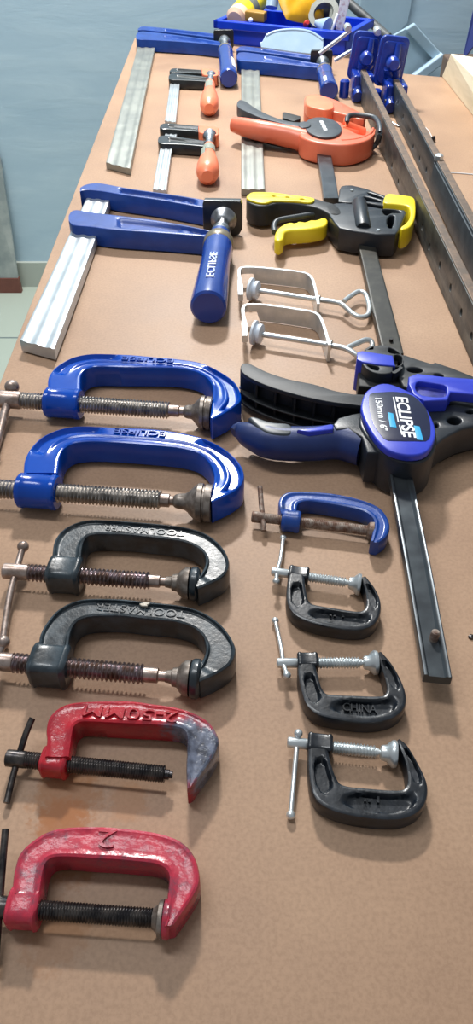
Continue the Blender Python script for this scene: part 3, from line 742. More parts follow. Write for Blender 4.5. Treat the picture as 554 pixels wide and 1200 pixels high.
# upper lever: flange, web, lower flange and ribs
lev = [(281.5,431.6),(284,426),(291,425.4),(313,436),(339.3,444.5),(368,450.3),(391,457.5),(414.4,461.9),(430,463.3),(430,474.9),(408.6,473.4),(385.5,470.5),(350.9,463.3),(316,453),(296,444.5),(284.4,437)]
levb = [(281.5,431.6),(284,426),(291,425.4),(313,436),(339.3,444.5),(368,450.3),(391,457.5),(414.4,461.9),(430,463.3),(430,467.5),(408.6,466.4),(385.5,463),(350.9,455),(316,444.8),(296,437)]
ms = []
for (pl, z0, z1) in ((lev, .034, .038), (levb, .006, .034), (lev, .005, .008), (lev, .016, .0175)):
    ms.append(prism_me([cr([p.xy.to_3d() for p in UP(pl, .038)], 60, True)], z0, z1, .0006))
for x, y in ((300, 444), (322, 452), (345, 459.5), (368, 464.5), (391, 469)):
    a = U(x, y-4, .038); ms.append(box_me((a.x, a.y, .007), .0016, .010, .028, .1))
link('lever', join(ms), BLK, q)
lp = U(286, 452, .012); lathe('rivet', lp, lp + Vector((-.004, -.004, .0)), [(0, .002), (.8, .002), (1, .001)], ZINC, q, n=12)
# fixed jaw: ring with cross, blue insert, perforated arm
ring = ell(448, 421, 25, 17, 3, 20)
holes = [[(427,410),(432,405.8),(438,404.8),(438,410)], [(456,407.5),(462,409.5),(468,414.5),(456.5,413)], [(462.5,416),(470,417),(471,423),(469,427.5),(463.5,427.8)],
         [(430,427),(443,429.5),(442.5,434),(436,432)], [(461,430),(470,430.5),(465,435),(461,436.5)]]
prism('fixed_jaw_ring', ring, .010, .040, BLK, q, .001, smooth_n=48, holes=holes)
prism('ring_core', ell(448, 421, 23, 15, 3, 20), .006, .034, DARKHOLE, q, .0005, smooth_n=40, zpx=.040)
prism('jaw_insert', [(418.5,413),(424,411),(440,413.5),(460,416.5),(463,428.5),(444,427),(425,424),(418,421)], .010, .0412, VIO, q, .0008)
prism('jaw_base', [(419,424),(426,422),(470,432),(476,446),(470,456),(420,452)], .012, .030, DARKHOLE, q, .002)
prism('fixed_jaw_arm', [(466,414.5),(475.4,416),(490,421),(506,425.9),(509.5,424),(530,431),(556,441.3),(570,447),(576,456),(576,474),(562,476),(530,470),(495,462),(472,452),(462,432.4)],
      .008, .034, BLK, q, .0015, holes=[ell(486, 433.5, 9, 3, 4), ell(514, 440, 5.5, 2.2, 6)])
prism('jaw_channel', [(478.6,441.5),(488.4,437.6),(519,441.3),(554,443.7),(573,448),(575,466),(556,462),(528,459.5),(524,468.5),(497,469.5),(484,462),(478.6,450)], .014, .042, VIO, q, .001,
      holes=[[(488,448),(492,446.8),(520,451),(523,453),(520.5,464.5),(495,463),(487,456)]])
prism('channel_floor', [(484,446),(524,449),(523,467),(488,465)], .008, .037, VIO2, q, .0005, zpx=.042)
prism('sliding_jaw_arm', [(494,470),(515,476),(528,474),(556,470),(574,470),(577,490),(570,497),(556,499),(540,503),(528,509),(519,514.5),(508,524),(500,528)],
      .006, .031, BODY, q, .0018, holes=[ell(532, 492.5, 8, 4.6, 4), ell(511.5, 498, 1.6, 2.4, 0), ell(551, 482, 5, 2.5, 0)])
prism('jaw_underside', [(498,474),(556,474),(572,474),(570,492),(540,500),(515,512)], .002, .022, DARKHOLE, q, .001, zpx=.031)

# ---- yellow and black
q = thing('quick_clamp', 'black one-handed bar clamp with yellow grip, yellow trigger and yellow jaw pad', 'clamp', tuple(U(430, 270)), None)
simple_bar(q, [(408,236),(419.5,285),(443,388),(449.5,414)], [(428,236),(439,285),(466.5,388),(473,414)], .014, .006, YBAR)
pn = U(458, 400, .014); lathe('stop_pin', pn, pn + Vector((0, 0, .003)), [(0, .002), (1, .0018)], DKSCREW, q, n=10)
prism('handle', [(288.5,233),(290.5,228),(297,225),(320,225.5),(343.5,229),(366.4,231.8),(380,235.6),(394,240),(401,250),(391,253),(377.3,245.7),(365.4,241.6),(345.5,238.2),(325,238),(312,241),(300,240.5),(291,237)], .004, .030, BLK, q, .002, smooth_n=60)
prism('handle_cover', [(289,232),(291,227.6),(297,224.9),(319.7,225.4),(343.5,228.6),(367,231.8),(364.4,236.8),(345.5,235.4),(321.7,234.8),(312,237.4),(300,236.5)], .0295, .0325, YEL, q, .001, smooth_n=50,
      holes=[ell(321, 229.6, 2.6, .8), ell(337, 230.8, 3, .8), ell(354, 233, 3, .8)], zpx=.0325)
tube('trigger_rod', [U(375, 250, .020), U(350, 254, .020), U(326, 258.5, .020), U(321, 264, .018), U(321.5, 272, .016)], .0035, GRYP, q, smooth_n=24)
tr = [(321.5,277),(323,271),(327,266),(333.6,262),(340,260.2),(345.5,261),(350,259),(357,259.8),(363.4,257.6),(370,257.5),(379.3,254.7),(384,257.7),(381,264),(367.4,267.5),(352,269),(339.6,269.8),(333.6,272),(332,279),(328,282),(322.7,281)]
prism('trigger', tr, .006, .024, YEL, q, .0025, smooth_n=70)
prism('body', [(380,241),(393,238),(401.7,237.5),(423.3,239.7),(445,244),(474,246),(476,249),(467,270),(463.4,274.3),(440.6,274.3),(428,272),(414.6,270.4),(397.3,267),(392,261),(386.5,252.7)], .003, .030, BODY, q, .0018,
      holes=[[(455,266),(453.5,258),(457,252.5),(461.5,252.5),(461,260),(458,267.5)], [(449,245.5),(466,246.5),(469,249),(458,249.5),(452,252)]])
rp0, rp1 = U(420.5, 238.5, .027), U(425.5, 269.5, .027)
lathe('bar_housing', rp0, rp1, [(0, .0085), (.03, .0095), (.97, .0095), (1, .0085)], BODY, q, n=28)
prism('fixed_jaw', [(396,236),(397.5,222),(399.5,218),(405,216.8),(412.5,216.8),(429.8,221),(441,225.5),(454,230),(456,238),(450,241),(436,238.5),(425,236.5),(410,237.5)], .006, .028, BODY, q, .0018,
      holes=[[(431,225.2),(448,231),(449,233),(436,230)], [(427,230),(444,234.5),(446,237),(430,235)]])
for x, y in ((412, 223), (443, 270)):
    s_ = U(x, y, .0285 if y < 230 else .030); lathe('screw_head', s_, s_ + Vector((0, 0, .0012)), [(0, .0024), (1, .002)], ZINC, q, n=12)
prism('jaw_pad', [(449.3,234),(451.5,228.5),(455,226.6),(468,228),(482,230),(486,233.5),(487,245),(486,255),(483,262),(478,267),(469.5,268.9),(470,265),(475.3,261.3),(479.7,254.8),(480.3,247),(477.3,241),(468,239.2),(450.5,237.5)], .008, .032, YEL, q, .002, smooth_n=60)

# ---- orange
q = thing('quick_clamp', 'orange one-handed bar clamp with dark oval badge and dark grey lever', 'clamp', tuple(U(395, 172)), None)
simple_bar(q, [(368,160),(371.5,182),(376,208),(379,232)], [(384,160),(388,182),(393,208),(397,232)], .016, .008, BLBAR)
gp = [(273.5,146,.026),(276,146.5,.026),(290,150,.026),(306,153.5,.026),(324,157,.024),(342,161,.021),(358,165,.018)]
gw = [(.011,.011),(.0135,.0135),(.0140,.0145),(.0140,.0150),(.0140,.0152),(.015,.016),(.018,.017)]
P = cr([U(*g) for g in gp], 40)
def lr(k):
    x = k*6/39; i = min(5, int(x)); w = x-i
    return (gw[i][0]*(1-w)+gw[i+1][0]*w, gw[i][1]*(1-w)+gw[i+1][1]*w)
link('grip', tube_me(P, [lr(k) for k in range(40)], 24), ORG, q)
prism('body', [(350,152),(352,147),(360,144),(380,140.5),(395,141.5),(404,146),(412,153),(424,158),(435,156.5),(437,159),(430,164),(415,168.5),(400.5,169.5),(377,167.5),(360,163.5),(352,159)], .002, .032, ORG, q, .003, smooth_n=60)
prism('rib_tray', [(390,143),(408,141),(425,139),(435,144),(438,151.5),(430,157.5),(418,160.5),(402,160.5),(394,156)], .004, .020, ORG, q, .001, zpx=.034)
ms = []
for a, b in (((403,142),(405,152)), ((402,153),(420,158)), ((408,147),(428,155)), ((413,143.5),(400,149))):
    ms.append(tube_me([U(a[0], a[1], .028), U(b[0], b[1], .028)], [(.0012, .006)]*2, 8))
link('ribs', join(ms), ORGL, q)
tube('rim', [U(400,165,.031),U(416,163.5,.031),(U(428,160,.031)),U(435,155.5,.031),U(437,151,.031)], .0022, ORG, q, smooth_n=24)
prism('outer_wall', [(398,164.5),(415,163),(428,159.5),(434.5,155),(436.5,150.5),(440,151),(439,157),(431,163.5),(417,168),(399,169.5)], .002, .031, ORG, q, .001)
prism('badge', ell(378.5, 149, 22, 11.5, 8, 20), .032, .0355, GRYP, q, .001, smooth_n=40)
for k in range(4):
    x_, y_ = 374 + k*1.45, 141.6 + k*2.9
    prism('printed_mark', [(x_, y_), (x_+4.2, y_-.2), (x_+5.2, y_+2.0), (x_+1.0, y_+2.2)], .0353, .0358, WHITE, q, .00005)
prism('lock_lever', [(350,144),(356,142),(364,144.5),(362,148.5),(352,149)], .030, .037, GRYP, q, .001, smooth_n=24)
prism('upper_jaw', [(356.5,118),(357.5,113),(362,110.5),(374,110.8),(395,117.5),(413,126.5),(427,134),(428,139),(420,139),(404,134),(389,130.5),(370,128),(358,124)], .003, .030, ORG, q, .0025, smooth_n=60)
prism('jaw_knob', [(358,116),(361,111.5),(373,111),(384,115),(391,121.5),(389,127),(380,128.5),(366,125.5),(359,122)], .018, .036, ORGL, q, .002, smooth_n=40)
prism('jaw_slot', [(362,125.5),(380,129),(380,131.5),(362,128.5)], .016, .026, DARKHOLE, q, .0003)
tube('jaw_pad', [U(406.5,144,.032),U(407.5,137,.037),U(414,134.8,.038),U(426,135.6,.038),U(438,138,.038),U(444,146,.038),U(445,157,.032),U(441,168,.017),U(434,175,.009)], .0040, GRYP, q, n=14, smooth_n=40)
prism('lever', [(277.5,121),(281,116.7),(288,118.8),(302.5,128.5),(324,138.2),(342,142.6),(357,143.8),(353,148),(340,147),(329.6,144.2),(306,138),(288,130.5),(279,125.5)], .020, .036, GRYP, q, .001, smooth_n=50)
prism('lever_web', [(280,122),(288,124.5),(303,132),(325,141),(350,146),(350,152),(325,147.5),(303,142),(284,134.5)], .006, .026, DARKHOLE, q, .001, zpx=.036)
prism('release_button', [(331,131.6),(334,131.2),(352,136),(352,139),(344,142),(331,138)], .010, .034, DARKHOLE, q, .001)
lp = U(279.5, 129, .028); link('rivet', ball_me(lp, .003), ZINC, q)

# ================================================================ zinc hold-down clamps
def strap_clamp(label, path, zt, zb, rod, loop, pad, nut, eye=True):
    t = thing('hold_down_clamp', label, 'clamp', tuple(U(path[2][0], path[2][1])), 'zinc hold-down clamps')
    pts = cr(UP(path, zt), 60); xsw = U(299 if path[0][0] < 285 else 304, path[4][1], zt).x
    vs = []; fs = []
    for k, p in enumerate(pts):
        d = (pts[min(59, k+1)] - pts[max(0, k-1)]).normalized(); n = Vector((-d.y, d.x, 0))*(.0014 + .0012*(1 - sm(.10, .2, k/59)))
        zz = zb if (p.x > xsw or k > 34) else zt - .0075
        vs += [Vector((p.x, p.y, zt)) + n, Vector((p.x, p.y, zt)) - n, Vector((p.x, p.y, zz)) - n, Vector((p.x, p.y, zz)) + n]
    for k in range(59):
        for i in range(4): fs.append((k*4+i, k*4+(i+1) % 4, (k+1)*4+(i+1) % 4, (k+1)*4+i))
    fs += [(0, 1, 2, 3), (236, 237, 238, 239)]
    link('strap', fixn(mesh('s', vs, fs)), ZINC, t)
    R = [U(*r) for r in rod]
    ms = [tube_me(cr(R, 30), .0027, 12)]
    if loop: ms.append(tube_me(cr([U(*r) for r in loop], 50), .0027, 12))
    link('screw_rod', join(ms), ZINC, t)
    c0, c1 = U(*pad[0]), U(*pad[1])
    lathe('swivel_pad', c0, c1, [(0, .009), (.06, .0118), (.28, .012), (.34, .009), (.6, .007), (.62, .0095), (.92, .0095), (1, .008)], NYLON, t, n=26)
    n0, n1 = U(*nut[0]), U(*nut[1])
    lathe('nut', n0, n1, [(0, .004), (.2, .0052), (.8, .0052), (1, .004)], ZINC, t, n=18)
    return t
strap_clamp('zinc hold-down clamp with a triangular wire loop, farther of the two silver ones',
    [(282,345),(281,330),(280,318),(281.5,313.8),(287,312.6),(300,312.8),(325,315),(350,318),(360,320.6),(365.5,326),(369,337),(373,356)], .0195, .0015,
    [(300,340.2,.0115),(325,343.8,.0115),(350,347.8,.0115),(393,354,.0115),(400,356,.0115)],
    [(398,355.3,.0115),(404,359.5,.0115),(413,367.6,.0100),(422,371.8,.0085),(430.5,369.5,.0085),(432.5,359.7,.009),(427.8,344.5,.0105),(420.4,341.8,.0105),(411.4,346.5,.0105),(403,353,.0115)],
    ((292, 338.5, .0125), (303, 340.4, .0125)), ((370.5, 351.3, .0115), (375, 352, .0115)))
strap_clamp('nearer zinc hold-down clamp, its wire loop tucked under the black and blue clamp',
    [(287,393),(286,378),(284.5,362.5),(286,358),(291,356.4),(306,356.6),(328,359),(350,362.3),(366,365),(374,370),(379,381),(386,404)], .0195, .0015,
    [(304,391.2,.0115),(325,394.8,.0115),(350,398.6,.0115),(388,404.8,.0115),(404,408,.0115)],
    [(402,407.6,.0115),(410,411,.011),(418,416.5,.009),(424,419.5,.007),(431,416,.006),(436,405,.006),(434,399.5,.008),(427.6,398.6,.0095),(418,402.5,.0105),(406,408,.0115)],
    ((296, 389.5, .0125), (307, 391.6, .0125)), ((384, 403.8, .0115), (389, 404.8, .0115)))

# ================================================================ sash clamps (rails with blue heads)
def sash(label, p0, p1, hgt, m, holes, head, knob, rods, lipm, extra=None):
    A, B = U(*p0), U(*p1); d = (B-A).normalized(); L = (B-A).length; n = Vector((-d.y, d.x, 0))
    if n.x < 0: n = -n
    t = thing('sash_clamp', label, 'clamp', (A.x, A.y, 0), 'sash clamps with perforated bars')
    outs = [[(0, .002), (L, .002), (L, hgt), (0, hgt)]]
    for (x, y) in holes:
        Pm = WPrail(x, y, A, n); s = (Pm - A).dot(d); z = Pm.z
        if .01 < s < L-.01: outs.append([(s + .0042*math.cos(a), z + .0042*math.sin(a)) for a in [2*math.pi*i/14 for i in range(14)]])
    me = prism_me(outs, 0, .005, .0003)
    M = Matrix(((d.x, 0, n.x, A.x), (d.y, 0, n.y, A.y), (0, 1, 0, 0), (0, 0, 0, 1))); me.transform(M); fixn(me)
    b = link('bar', me, m, t)
    link('top_flange', strip_me([A + n*.001, B + n*.001], [A + n*.0105, B + n*.0105], hgt-.002, hgt + .0015, lambda t_, s_: 0, n=60, e=.0006), lipm, t)
    link('bottom_flange', strip_me([A + n*.004, B + n*.004], [A + n*.012, B + n*.012], 0, .004, lambda t_, s_: 0, n=6, e=.0006), m, t)
    if extra:
        sx, sy = extra; Pm = WPrail(sx, sy, A, n); s = (Pm-A).dot(d)
        Q = A + d*s
        vs = [Q - n*.0015, Q + d*(L-s) - n*.0015, Q + d*(L-s), Q + n*.0]
        link('extension_bar', strip_me([Q - n*.0018 , B - n*.0018], [Q + n*.0002, B + n*.0002], .006, hgt-.003, lambda a_, b_: 0, n=6, e=.0004), m, t)
        lathe('joint_nut', Q + n*.004 + Vector((0, 0, hgt)), Q + n*.004 + Vector((0, 0, hgt+.008)), [(0, .006), (.8, .006), (1, .004)], ZINC, t, n=6)
    # head: rounded face plate, ribs and web on it, casting down to the bar
    cx, cy, w, h, ang = head
    Yh = A.y + .012
    cpt = WP(cx, cy, Yh)
    x = Vector((math.cos(ang), math.sin(ang)*.35, 0)).normalized(); y = x.cross(Vector((0, 0, 1))); y = Vector((x.y, -x.x, 0))  # y faces the viewer
    zz = Vector((-math.sin(-ang)*.0, 0, 1))
    def plate(w, h, th, off, r, name, mm, par, dx=0, dz=0):
        pts = []
        for qx, qz, a0 in ((1, 1, 0), (-1, 1, 90), (-1, -1, 180), (1, -1, 270)):
            for k in range(6):
                a = math.radians(a0 + 18*k)
                pts.append((qx*(w/2-r) + r*math.cos(a), qz*(h/2-r) + r*math.sin(a)))
        me = prism_me([pts], -th/2, th/2, min(.0015, th/3))
        roll = Matrix.Rotation(-.10, 4, 'Z')
        me.transform(roll)
        c = cpt + y*off + x*dx + Vector((0, 0, dz))
        M = Matrix(((x.x, 0, y.x, c.x), (x.y, 0, y.y, c.y), (0, 1, 0, c.z), (0, 0, 0, 1))); me.transform(M); fixn(me)
        return link(name, me, mm, par)
    hd = plate(w, h, .010, 0, .010, 'jaw_plate', FBLUE2, t)
    plate(w*.82, h*.84, .006, .006, .009, 'raised_panel', FBLUE2, hd, dz=-.001)
    # diagonal web on the plate, and boss
    w0 = cpt + y*.012 + x*(w*.16) + Vector((0, 0, h*.38)); w1 = cpt + y*.016 + x*(w*.02) + Vector((0, 0, -h*.1))
    link('web', tube_me([w0, (w0+w1)/2 + x*.002, w1], [(.0045, .006), (.006, .007), (.009, .008)], 14), FBLUE2, hd)
    lathe('socket', w1 + Vector((0, 0, .008)), w1 + Vector((0, 0, .008)) + y*.014, [(0, .013), (.7, .011), (1, .008)], FBLUE2, hd, n=20)
    # casting that grips the bar
    fpt = A + d*.055
    for sgn, nm in ((-1, 'guide'), (1, 'guide')):
        base = A + n*(.0035 + sgn*.0100)
        pts = [w1 + x*(sgn*.006) + Vector((0, 0, .002)), (w1 + base)/2 + Vector((0, 0, .012)) , base + d*.03 + Vector((0, 0, .026)), base + d*.06 + Vector((0, 0, .012))]
        link(nm, tube_me(cr(pts, 16), [(.0085, .0105)]*16, 14), FBLUE2, t)
    for sgn in (-1, 1):
        q_ = A + n*(.0035 + sgn*.0125) - d*.004
        bevel(link('cheek', box_me((q_ + d*.026), .011, .056, .044), FBLUE2, t, smooth=False), .003)
    bt = A + d*.05 - n*.016 + Vector((0, 0, .020)); lathe('pin', bt, bt + n*.040, [(0, .003), (.08, .0036), (.92, .0036), (1, .003)], DKSCREW, t, n=14)
    foot = A - n*.026 + d*.012; lathe('foot', foot, foot + Vector((0, 0, .030)), [(0, .009), (.9, .009), (1, .006)], FBLUE2, t, n=18)
    k0 = WP(knob[0], knob[1], Yh + .03)
    lathe('screw_end', k0 + y*.0, k0 - y*.03, [(0, .005), (.2, .0068), (.6, .0068), (1, .005)], ZINC, t, n=18)
    for (a, b_) in rods:
        link('handle_bar', tube_me([WP(a[0], a[1], Yh + .035), WP(b_[0], b_[1], Yh + .03)], .0036, 12), ZINC, t)
def WPrail(px, py, A, n):
    # point where the sight line meets the vertical plane through A with normal n
    o = Vector((0, 0, H)); r = ray(px, py); k = (A - o).dot(n)/r.dot(n)
    return o + r*k
FBLUE2 = mat('deep_blue_enamel', rgb(10, 44, 140), rgb(20, 58, 160), rough=0.3, scale=60, coat=0.3, bscale=300, bstr=.2)
sash('left sash clamp, weathered dark perforated bar and blue head, beside the orange clamp', (418, 112, 0), (563, 453, 0), .044, RAIL,
    [(446,165),(459,194),(466.5,213),(494.5,266),(503,289),(515,310.7),(527.5,337),(540,366),(433,135),(440,150),(552,394)],
    (427, 66, .052, .078, .0), (408, 34), [((411, 35), (374, 63)), ((412, 59), (392, 71))], RUSTEDGE)
sash('right sash clamp, blue-grey perforated bar and blue head, nut at its joint', (455, 124, 0), (600, 432, 0), .044, RAILG,
    [(466,120),(472,137),(480,154),(484,172),(491.5,186),(499.5,199),(508.5,216),(517.5,232),(526.5,250),(535.5,268),(544,285),(553,302)],
    (458, 72, .050, .078, .0), (443, 38), [], RUSTEDGE, extra=(505, 218))

# ================================================================ bits on the table
w = tube('wire_offcut', [U(448,121,.018),U(448.5,130,.014),U(453,138,.006),U(460,144,.0035),U(467,148,.0016)], .0014, ZINC, None, n=8, smooth_n=24)
tag(w, 'short bent bright wire between the two perforated bars', 'wire'); rebase(w)
w = link('metal_nub', lathe_me(U(506.5, 166), Vector((.1, -.1, 1)), [(0, .0035), (.003, .0045), (.007, .003), (.009, .001)], 8), DKSCREW, None)
tag(w, 'small dark nub of metal lying right of the perforated bars', 'debris'); rebase(w)
w = tube('thread', [U(486,144,.0008),U(495,147,.0008),U(502,153,.0008),U(506,161,.0008)], .0005, WHITE, None, n=6, smooth_n=16)
tag(w, 'fine pale thread curling up to the dark metal nub', 'thread'); rebase(w)
w = tube('string', [U(519,203,.0009),U(530,202.5,.0009),U(545,203.5,.0009),U(562,205,.0009),U(580,206,.0009)], .0008, WHITE, None, n=6, smooth_n=20)
tag(w, 'straight pale string running from the bar joint to the right', 'string'); rebase(w)
w = link('metal_chip', lathe_me(U(552, 747), Vector((0, 0, 1)), [(0, .0022), (.0012, .0018), (.0018, .0004)], 7), DKSCREW, None)
tag(w, 'tiny dark chip on the table at the right, beside the long black bar', 'debris'); rebase(w)

# lumber block at right
l0, l1 = U(517.5, 89.5), U(554, 136)
dd = (l1-l0).normalized(); Lr = 1.0; nn = Vector((-dd.y, dd.x, 0)); nn = nn if nn.x > 0 else -nn
e1 = l0 + dd*.55
# far end of the block is square-cut, sloping away to the right
far = U(575, 98) 
pts = [l0, l0 + nn*.16 , e1 + nn*.16, e1]
zt_ = .058
q0 = U(528, 62.7, zt_); q1 = q0 + (U(600, 74, zt_) - q0).normalized()*.17; fw = nn*.16
side = l0 + Vector((0, 0, zt_)); off = (q0 - side); 
a0_, a1_, a2_, a3_ = l0, l0 + (q1 - q0), e1 + nn*.16, e1
b0_, b1_, b2_, b3_ = q0, q1, e1 + nn*.16 + Vector((0, 0, zt_)), e1 + Vector((0, 0, zt_))
bl = link('timber_block', fixn(mesh('tbk', [a0_, a1_, a2_, a3_, b0_, b1_, b2_, b3_], [(3, 2, 1, 0), (4, 5, 6, 7), (0, 1, 5, 4), (1, 2, 6, 5), (2, 3, 7, 6), (3, 0, 4, 7)])), PINE, None, smooth=False)
bevel(bl, .0015)
tag(bl, 'thick pale pine board lying on the table at the far right corner', 'timber'); rebase(bl)

# crate and what is in it
YC = U(274, 52).y
c = WP(252, 44, YC); cL = WP(252, 50, YC); cR = WP(410, 50, YC)
cr_ = thing('tool_crate', 'bright blue shallow plastic crate of odds and ends at the far edge of the table', 'crate', ((cL.x+cR.x)/2, YC + .1, 0))
fl, fr_ = U(257, 50.5), U(404, 66)
dx = (fr_-fl).normalized(); dy = Vector((-dx.y, dx.x, 0)); W = (fr_-fl).length; Dp = .15; HC = .046
def cbox(o, x0, x1, y0, y1, z0, z1):
    vs = []
    for z in (z0, z1):
        for a, b in ((x0, y0), (x1, y0), (x1, y1), (x0, y1)): vs.append(fl + dx*a + dy*b + Vector((0, 0, z)))
    return mesh('b', vs, [(3, 2, 1, 0), (4, 5, 6, 7), (0, 1, 5, 4), (1, 2, 6, 5), (2, 3, 7, 6), (3, 0, 4, 7)])
th = .004
bevel(link('tray', join([cbox(0, 0, W, 0, Dp, 0.0005, th), cbox(0, 0, W, 0, th, 0, HC), cbox(0, 0, W, Dp-th, Dp, 0, HC), cbox(0, 0, th, 0, Dp, 0, HC), cbox(0, W-th, W, 0, Dp, 0, HC)]), CRATE, cr_, smooth=False), .001)
bevel(link('rim', join([cbox(0, -.010, W+.01, -.010, .002, HC-.016, HC), cbox(0, -.010, W+.01, Dp-.002, Dp+.01, HC-.016, HC), cbox(0, -.010, .002, -.01, Dp+.01, HC-.016, HC), cbox(0, W-.002, W+.010, -.01, Dp+.01, HC-.016, HC)]), CRATE, cr_, smooth=False), .002)
def CP_(a, b, z): return fl + dx*a + dy*b + Vector((0, 0, z))
# bottle with yellow band
g = thing('glue_bottle', 'peach bottle with a yellow printed band lying in the left end of the blue crate', 'bottle', tuple(CP_(.03, .06, .005)))
b0, b1 = CP_(.026, .03, .040), CP_(.034, .14, .072)
lathe('bottle', b0, b1, [(0, .020), (.06, .027), (.3, .027), (1, .026)], SKIN, g, n=26)
lathe('band', b0.lerp(b1, .22), b0.lerp(b1, .42), [(0, .0275), (1, .0275)], YEL, g, n=26)
lathe('dark_band', b0.lerp(b1, .42), b0.lerp(b1, .6), [(0, .0276), (1, .0276)], TAPE, g, n=26)
lathe('end_band', b0.lerp(b1, .6), b0.lerp(b1, .98), [(0, .0275), (1, .0275)], YEL, g, n=26)
w = link('plastic_wedge', prism_me([[CP_(.055, .02, 0).xy, CP_(.105, .012, 0).xy, CP_(.10, .04, 0).xy, CP_(.05, .05, 0).xy]], .045, .064, .003), OCHRE, None)
tag(w, 'ochre plastic wedge beside the yellow-banded bottle', 'wedge'); rebase(w)
w = link('white_bead', ball_me(CP_(.077, .003, HC + .004), .005), WHITE, None); tag(w, 'tiny white bead on the front rim of the blue crate', 'bead'); rebase(w)
# clear jar-like strip
w = link('clear_sleeve', lathe_me(CP_(.085, .10, .06), Vector((.1, .3, .6)), [(0, .014), (.06, .014), (.061, .012)], 20), LIDM, None)
tag(w, 'milky plastic sleeve standing between bottle and amber pouch in the crate', 'sleeve'); rebase(w)
# pouch: crumpled pillow
def pillow(c, sx, sy, sz, seed, rx=0, ry=0, rz=0, n=18):
    rnd = random.Random(seed); vs = []; fs = []
    ph = [rnd.uniform(0, 6) for _ in range(8)]
    for sgn in (1, -1):
        for j in range(n+1):
            for i in range(n+1):
                u, v = 2*i/n-1, 2*j/n-1
                e = (1-u**4)*(1-v**4)
                z = sgn*(e**.6)*(1 + .25*math.sin(3*u+ph[0]+2*v) + .2*abs(math.sin(4*v-3*u+ph[1])))
                vs.append(Vector((u*sx*(1-.12*v*v), v*sy*(1-.1*u*u), z*sz)))
    m = (n+1)*(n+1)
    for s in range(2):
        for j in range(n):
            for i in range(n):
                a = s*m + j*(n+1)+i; fs.append((a, a+1, a+n+2, a+n+1) if s == 0 else (a, a+n+1, a+n+2, a+1))
    me = mesh('p', vs, fs)
    from mathutils import Euler
    me.transform(Matrix.Translation(c) @ Euler((rx, ry, rz)).to_matrix().to_4x4())
    return fixn(me)
w = link('pouch', pillow(CP_(.155, .09, .085), .058, .062, .016, 3, rx=.75, ry=.15, rz=.5), POUCH, None, angle=60)
tag(w, 'crumpled amber yellow plastic pouch in the middle of the blue crate', 'pouch'); rebase(w)
def ring_me(c, d, ro, ri, h, n=30):
    prof = [(0, ri), (0, ro), (h, ro), (h, ri), (0, ri)]
    d, s, u = basis(d); vs = []; fs = []
    for (t, r) in prof[:4]:
        for i in range(n):
            a = 2*math.pi*i/n; vs.append(c + d*t + s*(r*math.cos(a)) + u*(r*math.sin(a)))
    for j in range(4):
        for i in range(n): fs.append((j*n+i, j*n+(i+1) % n, ((j+1) % 4)*n+(i+1) % n, ((j+1) % 4)*n+i))
    return fixn(mesh('r', vs, fs))
w = link('tape_roll', ring_me(CP_(.222, .085, .052), Vector((-.25, -.65, .6)), .034, .022, .020), TAPE, None)
tag(w, 'grey roll of tape tilted in the crate behind the milky lid', 'tape'); rebase(w)
w = link('red_cap', lathe_me(CP_(.198, .030, .047), Vector((.2, -.8, .4)), [(0, .006), (.01, .006), (.013, .004)], 16), REDPL, None)
tag(w, 'small red plastic cap behind the milky lid in the crate', 'cap'); rebase(w)
w = link('clear_funnel', lathe_me(CP_(.222, .030, .052), Vector((.5, -.5, -.1)), [(0, .006), (.01, .010), (.03, .018), (.034, .018)], 20), LIDM, None)
tag(w, 'milky funnel-shaped plastic piece right of the red cap', 'funnel'); rebase(w)
w = link('charcoal_case', prism_me([[CP_(.17, .12, 0).xy, CP_(.235, .12, 0).xy, CP_(.235, .142, 0).xy, CP_(.17, .142, 0).xy]], .006, .098, .004), DKGREY, None)
tag(w, 'charcoal case at the back of the crate behind the tape roll', 'case'); rebase(w)
# printed tag strip and white rod
def slab(name, corners, th, m, label, cat, bev=.001, parent=None):
    c = [Vector(p) for p in corners]; n = (c[1]-c[0]).cross(c[-1]-c[0]).normalized()*th
    k = len(c); vs = c + [p - n for p in c]
    fs = [tuple(range(k)), tuple(range(2*k-1, k-1, -1))] + [(i, i+k, (i+1) % k + k, (i+1) % k) for i in range(k)]
    o = link(name, fixn(mesh(name, vs, fs)), m, parent, smooth=False)
    if bev: bevel(o, bev)
    if label: tag(o, label, cat); rebase(o)
    return o
slab('printed_tag', [WP(399,-6,YC-.03), WP(411,-4,YC-.03), WP(401,37,YC-.05), WP(393,35,YC-.05)], .003, TAGM, 'pale pinkish printed strip standing upright at the right end of the crate', 'tag')
w = link('white_stick', tube_me([WP(386, 42, YC-.075), WP(396, 16, YC-.065)], .0032, 10), WHITE, None)
tag(w, 'short white stick standing left of the printed strip', 'stick'); rebase(w)
w = link('grey_tube', tube_me([WP(396, -8, YC+.14), WP(455, 44, YC+.03)], .010, 16), DKGREY, None)
tag(w, 'dark grey tube slanting from the crate down behind the blue sash clamp heads', 'tube'); rebase(w)
w = link('grey_strip', tube_me([WP(391, 0, YC+.0), WP(386, 36, YC-.03)], .006, 12), TAPE, None)
tag(w, 'grey tool handle between tape roll and printed strip in the crate', 'handle'); rebase(w)

